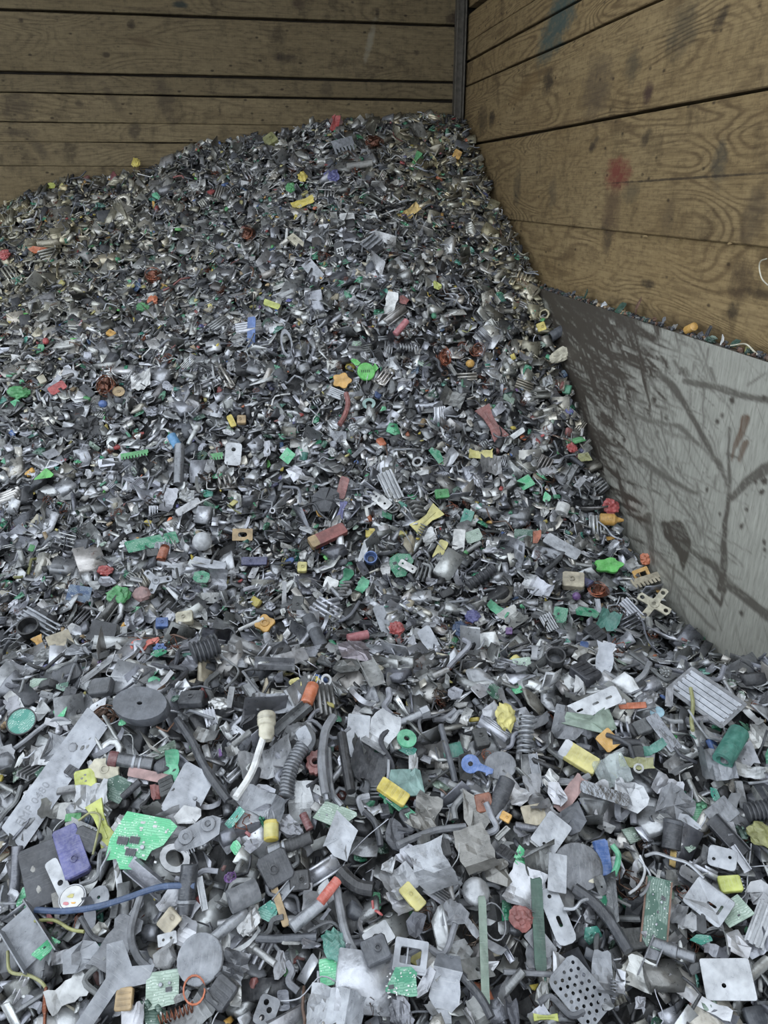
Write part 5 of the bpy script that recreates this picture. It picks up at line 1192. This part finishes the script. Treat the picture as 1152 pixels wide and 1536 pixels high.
# --- small pieces caught on the ledge where the steel plate meets the timber
def ledge(kind, name, u, v, L, W, ang, mc, label, **o):
    mt, cl = mc.split(':'); o['mat'] = mt; o['col'] = C[cl]; assert label not in USED; USED.add(label)
    y, z = on_wall(u, v, PX + .018); dep = (np.array([PX + .018, y, 0]) - (0, 0, H - PTOP * 0)).dot(CF) if False else (np.array([PX + .018, y, PTOP]) - (0, 0, H)).dot(CF)
    s = dep / FPX; Lm, Wm = L * s * 1.3, W * s * 1.4; al = math.radians(ang)
    a = np.array([0, -math.cos(al), math.sin(al)]); n = np.array([-.80, 0, .60]); n = n - a * a.dot(n); n /= np.linalg.norm(n); b = np.cross(n, a)
    parts = GEN[kind](Lm, Wm, hr, o); R = np.stack([a, b, n], 1)
    zmin = min((q[1] @ R.T)[:, 2].min() for q in parts); xmax = max((q[1] @ R.T)[:, 0].max() for q in parts)
    put(parts, np.array([min(PX + .018, WX - .002 - xmax), y, PTOP - zmin + .001]), a, b, n, name, label, 'scrap' if 'cat' not in o else o['cat'], 'scraps caught on the plate ledge')
ledge('rod', 'yellow_plug', 1035, 498, 15, 9, 25, 'p:amber', 'yellow plastic cap lying on the ledge of the steel plate', cat='cap')
ledge('plate', 'green_square_chip', 931, 462, 14, 13, 0, 'd:dpcb', 'dark green square chip standing on the plate ledge', cat='chip')
ledge('shard', 'brown_scrap', 955, 466, 28, 9, 65, 'd:brown', 'brown curled scrap standing on the ledge beside the green square chip')
ledge('shard', 'white_stub', 1082, 522, 14, 5, 85, 'd:white', 'small white stub upright on the plate ledge', cat='chip')
for k, (u, v, L, W, an, c, nm, lb) in enumerate([
    (860, 440, 14, 8, 30, 'd:dark', 'plastic_chip', 'dark chip at the pile end of the plate ledge'), (880, 438, 20, 8, 55, 'd:dpcb', 'plastic_shard', 'upright greenish shard near the pile end of the ledge'),
    (905, 458, 14, 8, 10, 'd:pale', 'foam_chip', 'pale chip left of the green square chip on the ledge'), (893, 452, 12, 7, 20, 'd:warm', 'dust_chip', 'dusty chip left of the pale chip on the ledge'),
    (980, 482, 14, 8, 30, 'd:brown', 'rust_flake', 'brown flake on the ledge right of the curled scrap'), (994, 486, 12, 9, 50, 'd:mid', 'grey_flake', 'grey flake on the ledge left of the yellow cap'),
    (1012, 492, 12, 7, 15, 'd:warm', 'dust_flake', 'dusty flake on the ledge touching the yellow cap'), (1060, 508, 22, 10, 60, 'd:char', 'dark_splinter', 'dark pointed splinter on the ledge right of the yellow cap'),
    (1050, 510, 14, 8, 10, 'd:dark', 'dark_chip', 'dark chip on the ledge just right of the yellow cap'), (1066, 517, 20, 8, 5, 'd:ggreen', 'grey_green_chip', 'grey-green chip on the ledge left of the white stub'),
    (1098, 532, 18, 10, 20, 'd:dpcb', 'green_scrap', 'dark green scrap on the ledge under the white wire'), (1118, 538, 14, 9, 40, 'd:olive', 'olive_scrap', 'olive scrap on the ledge under the white wire arch'), (1135, 545, 14, 8, 10, 'd:dark', 'edge_chip', 'dark chip on the ledge near the right edge')]):
    ledge('shard', nm, u, v, L, W, an, c, lb, t=.004)
ws = []
for (u, v) in [(1088, 528), (1100, 518), (1118, 516), (1130, 526), (1138, 545)]:
    y, z = on_wall(u, v, PX + .014); ws.append((PX + .014, y, max(z, PTOP + .004)))
wsp = smooth_path(ws, 6); USED.add('white wire arched over the ledge of the steel plate')
put([P_('wire', tube(wsp - wsp[0], .0026, 6), 'p', C['cream'], True)], wsp[0], np.array([1., 0, 0]), np.array([0, 1., 0]), np.array([0, 0, 1.]), 'white_wire', 'white wire arched over the ledge of the steel plate', 'wire')
# a pale wire hanging from the seam at the right edge
ws = []
for (u, v) in [(1150, 388), (1141, 392), (1139, 402), (1143, 418), (1152, 428)]:
    y, z = on_wall(u, v, WX - .008); ws.append((WX - .008, y, z))
wsp = smooth_path(ws, 6)
put([P_('wire', tube(wsp - wsp[0], .002, 6), 'p', C['cream'], True)], wsp[0], np.array([1., 0, 0]), np.array([0, 1., 0]), np.array([0, 0, 1.]), 'seam_wire', 'thin pale wire hanging against the lowest timber board', 'wire')

# ------------------------------------------------------------------ further single pieces, nearest first
fr = np.random.default_rng(77)
def shade(lo, hi, r, warm=0):
    v = r.uniform(lo, hi); c = lin((v, v + 2, v + 8 + r.uniform(-6, 4))); return c * (1 + warm * .5, 1, 1 - warm)
def pick(r, d):
    k = list(d); w = np.array([d[q] for q in k], float); return k[r.choice(len(k), p=w / w.sum())]
# kind -> weight, noun, category, group
FILL = {
    'sheet': (26, 'bent sheet metal piece', 'sheet metal', 'bent sheet metal pieces in the heap', 'bent_sheet'),
    'shard': (30, 'torn metal shard', 'metal scrap', 'torn metal shards in the heap', 'metal_shard'),
    'plate': (9, 'small metal plate with hole', 'metal plate', 'small holed plates in the heap', 'holed_plate'),
    'crumple': (7, 'crushed metal lump', 'metal scrap', 'crushed metal lumps in the heap', 'metal_lump'),
    'chan': (7, 'broken metal channel', 'metal channel', 'broken channels in the heap', 'metal_channel'),
    'rod': (6, 'short metal rod', 'metal rod', 'short rods in the heap', 'metal_rod'),
    'bar': (6, 'flat metal bar', 'metal bar', 'flat bars in the heap', 'metal_bar'),
    'bolt': (2, 'loose bolt', 'bolt', 'loose bolts in the heap', 'bolt'),
    'fins': (3, 'heat sink fragment', 'heat sink', 'heat sink fragments in the heap', 'heat_sink'),
    'ring': (2, 'metal ring', 'ring', 'metal rings in the heap', 'metal_ring'),
    'dblock': (9, 'black plastic block', 'plastic piece', 'black plastic blocks in the heap', 'plastic_block'),
    'dshard': (14, 'black plastic shard', 'plastic piece', 'black plastic shards in the heap', 'plastic_shard'),
    'tube': (3, 'short rubber tube', 'tube', 'short rubber tubes in the heap', 'rubber_tube'),
    'pcb': (6, 'circuit board fragment', 'circuit board', 'circuit board fragments in the heap', 'board_fragment'),
    'strip': (16, 'curled metal strip', 'metal strip', 'curled metal strips in the heap', 'metal_strip'),
    'wire': (9, 'thin bent wire', 'wire', 'thin wires in the heap', 'wire'),
    'cable': (22, 'cable offcut', 'cable', 'cable offcuts in the heap', 'cable_offcut')}
def cword(c):
    v = float(np.mean(c)); return 'pale' if v > .50 else 'light grey' if v > .33 else 'grey' if v > .2 else 'dark grey' if v > .07 else 'black'
def relation(u, v, first):
    ds = sorted(LAND[:NLAND], key=lambda q: (q[0] - u) ** 2 + (q[1] - v) ** 2)[:14]
    for lu, lv, s in ds:
        dx, dy = u - lu, v - lv; rr = math.hypot(dx, dy); far = '' if rr > 45 else 'just '
        a = math.degrees(math.atan2(-dy, dx)) % 360
        w = ['right of', 'above right of', 'above', 'above left of', 'left of', 'below left of', 'below', 'below right of'][int((a + 22.5) // 45) % 8]
        lab = f'{first} {far}{w} the {s}'
        if lab not in USED and words(lab) <= 16: USED.add(lab); return lab
    return None
NLAND = len(LAND)
FP = np.array([f[0] for f in FOOT]); FR = np.array([f[1] for f in FOOT]); FR2 = np.array([f[2] for f in FOOT])
placed_p, placed_r = [], []
made = 0; tries = 0
while made < 760 and tries < 20000:
    tries += 1
    if fr.random() < .62: u, v = fr.uniform(4, 1148), fr.uniform(1005, 1530)
    else: u, v = fr.uniform(4, 1148), 1005 - 480 * fr.random() ** 1.6
    p = at(u, v)
    if p[0] > PX - .05 or (v < 1000 and u > 838 + (v - 440) * .32): continue
    kind = pick(fr, {k: q[0] for k, q in FILL.items()}); _, noun, cat_, grp, nm = FILL[kind]
    size = float(np.clip(fr.lognormal(math.log(.056), .32), .03, .11))
    asp = fr.uniform(.35, .95)
    rad = size * .5 * math.sqrt(asp)
    d = np.linalg.norm(FP - p, axis=1)
    if (d < FR2 * .85 + rad * .55).any(): continue
    if placed_p:
        dd = np.linalg.norm(np.array(placed_p) - p, axis=1)
        if (dd < (np.array(placed_r) + rad) * .72).any(): continue
    warm = .05 * fr.random()
    o = dict(mat='m', col=shade(118, 204, fr, warm)); g = kind; L, W = size, size * asp
    if kind in ('dblock', 'dshard', 'tube'): o = dict(mat='d', col=shade(36, 84, fr)); g = kind.lstrip('d') if kind != 'tube' else 'tube'
    if kind == 'dblock': o['detail'] = fr.choice(['rib', 'boss', '']); L *= .75; W = L * fr.uniform(.5, .9); o['T'] = W * .5
    if kind == 'dshard': o['t'] = .004
    if kind == 'strip': g = 'sheet'; L = size * 1.35; W = size * fr.uniform(.16, .34); o.update(nx=9, ny=1, curl=fr.uniform(.8, 2.8), fold=0, smooth=True, crum=.06)
    if kind in ('rod', 'bolt', 'tube'): W = min(size * .32, .02)
    if kind == 'bar': W = size * .28
    if kind == 'chan': W = size * .35; L = size * 1.1
    if kind == 'ring': L = size * .6; W = L * fr.uniform(.7, 1)
    if kind == 'plate': o['holes'] = [(fr.uniform(-.3, .3), fr.uniform(-.15, .15), .1)]; o['r'] = fr.uniform(.03, .3); o['skew'] = fr.uniform(-.3, .3); W = size * fr.uniform(.4, .8)
    if kind == 'crumple': o['T'] = W * .5
    if kind == 'fins': L *= .8; W = L * .6; o['n'] = int(fr.integers(3, 6))
    if kind == 'pcb': o['col'] = C[fr.choice(['pcb', 'dpcb', 'pcbl', 'teal', 'ggreen'])]; o['comps'] = int(fr.integers(1, 4)); L *= .8; W = L * asp
    n = hn(p[0], p[1]) + fr.normal(0, .30, 3); vv = np.array([0, 0, H]) - p; vv /= np.linalg.norm(vv); n = n / np.linalg.norm(n) + vv * .25; n /= np.linalg.norm(n)
    t = fr.normal(0, 1, 3); a = t - n * t.dot(n); a /= np.linalg.norm(a); b = np.cross(n, a)
    cw = cword(o['col'])
    if kind == 'pcb': cw = 'green'
    elif kind in ('dblock', 'dshard'): cw = 'dull'
    elif kind == 'tube': cw = 'black'
    if kind in ('cable', 'wire'):
        Lc = size * fr.uniform(1.0, 2.2); Rr = fr.uniform(.0028, .0075) if kind == 'cable' else fr.uniform(.0009, .0016); o['col'] = shade(40, 150, fr) if kind == 'cable' else shade(150, 225, fr); cw = cword(o['col'])
        q = [np.array([s * Lc, 0, 0]) + (0, fr.normal(0, .18) * Lc, fr.normal(0, .05) * Lc) for s in np.linspace(-.5, .5, 4)]
        parts = [P_('sheath', tube(smooth_path(q, 5), Rr, 7), 'd' if kind == 'cable' else 'm', o['col'], True)]
    else: parts = GEN[g](L, W, fr, o)
    lab = relation(u, v, f'{cw} {noun}') or relation(u, v, f'{"larger" if size > .06 else "smaller"} {cw} {noun}')
    if lab is None: continue
    put(parts, p + n * fr.uniform(.004, .016), a, b, n, nm, lab, cat_, grp)
    placed_p.append(p); placed_r.append(rad); FOOT.append((p + n * .004, max(L, W) * .42, min(L, W) * .42)); made += 1

# ------------------------------------------------------------------ the rest of the heap: uncountable small scrap
sr = np.random.default_rng(303)
def tri(F):
    T = []
    for f in F:
        for i in range(1, len(f) - 1): T.append((f[0], f[i], f[i + 1]))
    return np.array(T, np.int32)
def bank(maker, n): 
    out = []
    for _ in range(n):
        V, F = maker(); V = np.asarray(V, float); V = V / (np.abs(V[:, :2]).max() * 2); out.append((V.astype(np.float32), tri(F)))
    return out
def curvy(k=4, seg=6, rad=.03):
    q = [np.array([s, sr.normal(0, .16), sr.normal(0, .07)]) for s in np.linspace(-.5, .5, 4)]
    return tube(smooth_path(q, 2), rad * sr.uniform(.6, 1.6), k)
def merge(pieces): return cat([(p[1], p[2]) for p in pieces])
def skewed(): 
    W = sr.uniform(.25, .8); o = rrect(1, W, .04, 1) + sr.normal(0, .05, (8, 2)) * (1, W); return o
def foldplate():
    V, F = sheet(1, sr.uniform(.3, .75), .03, sr, 2, 1, .05, sr.choice([0, .5, 1.0, 1.5]), .01, .05); return V, F
B_metal = bank(lambda: shard(1, sr.uniform(.35, .9), .045, sr, int(sr.integers(5, 8)), .4, .16, .06), 26) + \
    bank(lambda: prism(skewed(), -.02, .02), 20) + bank(foldplate, 22) + \
    bank(lambda: sheet(1, sr.uniform(.3, .8), .035, sr, 4, 2, sr.uniform(.3, 1.6), sr.choice([0, .6, 1.2]), .04), 12) + \
    bank(lambda: lump(1, sr.uniform(.4, .8), sr.uniform(.25, .5), sr, .24), 6) + \
    bank(lambda: box(0, 0, 0, 1, sr.uniform(.12, .3), sr.uniform(.05, .2)), 12) + bank(lambda: box(0, 0, 0, 1, sr.uniform(.5, .9), sr.uniform(.15, .45)), 6) + \
    bank(lambda: cat([box(0, 0, 0, 1, .34, .04), box(0, .15, .09, 1, .04, .2), box(0, -.15, .09, .8, .04, .2)]), 5) + \
    bank(lambda: along_x(lathe([(.08, -.5), (.1, -.46), (.1, .2), (.16, .22), (.16, .5)], 7)), 4) + bank(lambda: lathe([(.3, -.06), (.5, -.06), (.5, .06), (.3, .06)], 9, True), 1) + bank(lambda: cat([box(0, 0, -.1, 1, .6, .06)] + [box(0, y, .05, 1, .06, .24) for y in (-.25, -.08, .08, .25)]), 4)
B_plastic = bank(lambda: shard(1, sr.uniform(.4, .9), .09, sr, int(sr.integers(5, 8)), .35, .2, .06), 18) + bank(lambda: prism(rrect(1, sr.uniform(.4, .9), .08, 1) + sr.normal(0, .03, (8, 2)), -.18, .18, .03), 10) + bank(lambda: lump(1, .7, .5, sr, .22), 6) + bank(lambda: box(0, 0, 0, 1, .35, .25), 3)
B_cable = bank(lambda: curvy(5), 26)
B_board = bank(lambda: cat([prism(ragged(1, sr.uniform(.45, .9), 6, .2, sr), -.025, .025)] + [box(sr.uniform(-.25, .25), sr.uniform(-.15, .15), .06, .16, .1, .1) for _ in range(2)]), 14)
B_copper = bank(lambda: cat([tube(np.c_[.35 * np.cos(t0 := np.linspace(0, 4, 7) + sr.uniform(0, 6)), .35 * np.sin(t0), sr.normal(0, .1, 7)] + sr.normal(0, .12, 3), .022, 3) for _ in range(6)]), 12)

def scatter(N, margin=.5):
    """points over the heap, dense in and around the view"""
    X, Y = sr.uniform(-2.9, WX - .02, N), sr.uniform(-.1, YB - .02, N)
    Z = hz(X, Y); u, v, d = project(np.stack([X, Y, Z], -1))
    seen = (d > .3) & (u > -480) & (u < 1400) & (v < 1900) & (v > -50)
    keep = seen | (sr.random(N) < .45)
    plate_ok = ~((X > PX - .02) & (Z < PTOP))
    k = keep & plate_ok; return X[k], Y[k], Z[k]
allF = np.array([f[0] for f in FOOT]); allR = np.array([f[1] for f in FOOT]); allR2 = np.array([f[2] for f in FOOT])
def instanced(name, banks, N, smed, ssig, smax, tilt, up0, up1, colour, mat, label, cat_, zscale=1.0):
    X, Y, Z = scatter(N); n = len(X); P = np.stack([X, Y, Z], -1); nn = hn(X, Y)
    n2 = nn + sr.normal(0, tilt, (n, 3)); n2 /= np.linalg.norm(n2, axis=1, keepdims=True)
    t = sr.normal(0, 1, (n, 3)); a = t - n2 * (t * n2).sum(1, keepdims=True); a /= np.linalg.norm(a, axis=1, keepdims=True); b = np.cross(n2, a)
    s = np.clip(sr.lognormal(math.log(smed), ssig, n), .008, smax)
    off = sr.uniform(up0, up1, n)
    for i0 in range(0, n, 4000):
        dd = np.linalg.norm(P[i0:i0 + 4000, None, :] - allF[None], axis=2)
        inside = (dd < (allR2 * 1.0 + .010)[None]).any(1); off[i0:i0 + 4000] -= inside * (.024 + .40 * s[i0:i0 + 4000] * tilt)
    P = P + nn * off[:, None]
    top = P[:, 0] + s * .58 > np.where(P[:, 2] < PTOP + .01, PX - .001, WX - .002)
    P[top, 0] = (np.where(P[:, 2] < PTOP + .01, PX - .001, WX - .002) - s * .58)[top]
    P[:, 1] = np.minimum(P[:, 1], YB - .006 - s * .58)
    col = colour(n, P)
    which = sr.integers(0, len(banks), n); VV, TT, CC = [], [], []; o = 0
    for k, (V, T) in enumerate(banks):
        I = np.nonzero(which == k)[0]
        if not len(I): continue
        Vs = V[None] * (s[I] * 1.0)[:, None, None] * np.array([1, 1, zscale], np.float32)
        Wv = P[I][:, None, :] + Vs[..., 0:1] * a[I][:, None, :] + Vs[..., 1:2] * b[I][:, None, :] + Vs[..., 2:3] * n2[I][:, None, :]
        m_ = len(V); VV.append(Wv.reshape(-1, 3)); TT.append((T[None] + (np.arange(len(I)) * m_)[:, None, None] + o).reshape(-1, 3)); CC.append(np.repeat(col[I], m_, 0)); o += len(I) * m_
    V = np.concatenate(VV).astype(np.float32); T = np.concatenate(TT).astype(np.int32); Cc = np.ones((len(V), 4), np.float32); Cc[:, :3] = np.concatenate(CC)
    me = bpy.data.meshes.new(name); me.vertices.add(len(V)); me.vertices.foreach_set('co', V.ravel())
    me.loops.add(T.size); me.loops.foreach_set('vertex_index', T.ravel()); me.polygons.add(len(T))
    me.polygons.foreach_set('loop_start', np.arange(0, T.size, 3, dtype=np.int32))
    me.update(calc_edges=True); ca_ = me.color_attributes.new('Col', 'FLOAT_COLOR', 'POINT'); ca_.data.foreach_set('color', Cc.ravel())
    me.materials.append(M[mat]); ob = bpy.data.objects.new(name, me); COL.objects.link(ob); tag(ob, label, cat_, None, 'stuff')
    print(name, n, 'pieces', len(T), 'tris'); return ob
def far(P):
    # towards the back and the side wall the scrap is browner, warm light painted into its colour
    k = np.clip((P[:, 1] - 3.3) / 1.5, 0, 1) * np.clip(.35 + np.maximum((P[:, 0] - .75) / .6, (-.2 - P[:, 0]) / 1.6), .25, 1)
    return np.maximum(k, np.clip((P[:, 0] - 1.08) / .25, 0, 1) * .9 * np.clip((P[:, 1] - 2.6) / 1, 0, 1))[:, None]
def greys(lo, hi, warmp=.25):
    def f(n, P):
        v = lo + (hi - lo) * sr.beta(1.05, .95, n); c = lin(np.stack([v, v + 2, v + sr.uniform(0, 12, n)], -1)); w = (sr.random(n) < warmp)[:, None] * sr.uniform(0, .35, (n, 1))
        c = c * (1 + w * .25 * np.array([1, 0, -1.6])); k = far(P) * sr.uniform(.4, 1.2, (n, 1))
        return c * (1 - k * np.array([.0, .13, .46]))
    return f
def palette(d):
    ks = list(d); w = np.array([d[k] for k in ks], float); w /= w.sum(); arr = np.array([C[k] for k in ks])
    def f(n, P): return arr[sr.choice(len(ks), n, p=w)] * sr.uniform(.6, 1.1, (n, 1))
    return f
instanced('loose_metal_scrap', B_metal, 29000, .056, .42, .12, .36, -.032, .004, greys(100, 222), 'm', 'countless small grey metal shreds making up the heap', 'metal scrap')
instanced('loose_plastic_scrap', B_plastic, 9500, .042, .42, .09, .45, -.028, .002, palette(dict(black=38, char=30, dark=20, mid=6, white=4, warm=4, beige=3)), 'd', 'countless black and grey plastic shreds in the heap', 'plastic scrap')
instanced('loose_coloured_scrap', B_plastic, 3000, .025, .40, .045, .45, -.012, .006, palette(dict(yellow=10, paley=12, amber=5, red=6, redbrown=8, pink=2, orange=4, blue=5, navy=3, violet=3, green=8, bright=2, mint=6, teal=7, cream=14, tan=10, white=14, purple=1)), 'p', 'many small coloured plastic crumbs scattered through the heap', 'plastic scrap')
instanced('loose_cable_scrap', B_cable, 7500, .075, .38, .15, .28, -.018, .010, palette(dict(black=30, char=24, dark=18, mid=12, grey=16, light=14, white=9, brown=3, olive=1, redbrown=1)), 'd', 'countless short cable and wire ends in the heap', 'cable scrap')
instanced('loose_board_scrap', B_board, 2300, .036, .38, .065, .40, -.014, .006, palette(dict(pcb=30, dpcb=26, pcbl=14, teal=14, ggreen=14, bpcb=3)), 'b', 'many small green circuit board crumbs in the heap', 'circuit board')
instanced('loose_copper_scrap', B_copper, 1300, .040, .35, .07, .4, -.010, .006, palette(dict(copper=30, rust=30, brown=30, wire=10)), 'k', 'many copper wire tangles scattered through the heap', 'copper wire')
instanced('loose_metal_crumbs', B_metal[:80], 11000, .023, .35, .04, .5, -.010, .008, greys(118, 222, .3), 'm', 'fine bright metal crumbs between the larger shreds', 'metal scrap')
# dirt and crumbs lying along the ledge above the steel plate
lv, lf, lc = [], [], []
for k in range(420):
    y = sr.uniform(1.2, 4.2) if k < 300 else sr.uniform(3.2, 4.2); q = sr.uniform(.008, .024); V, F = lump(q, q * sr.uniform(.4, 1), q * sr.uniform(.4, .9), sr, .3)
    al = sr.uniform(0, 6.28); R = np.array(Matrix.Rotation(al, 3, 'Z') @ Matrix.Rotation(sr.uniform(-.7, .7), 3, 'X')); V = V @ R.T
    V = V + (min(sr.uniform(PX + .006, WX - .004), WX - .002 - V[:, 0].max()), y, PTOP - V[:, 2].min() * .8)
    lv.append((V, F)); lc.append(np.repeat([C[sr.choice(['brown', 'char', 'black', 'dark', 'warm', 'dpcb', 'tan', 'brown', 'char'])] * sr.uniform(.5, 1.0)], len(V), 0))
V, F = cat(lv); crumbs = obj('ledge_crumbs', V, F, 'd', np.concatenate(lc))
tag(crumbs, 'brown crumbs and dirt lying along the ledge above the steel plate', 'dirt', None, 'stuff')
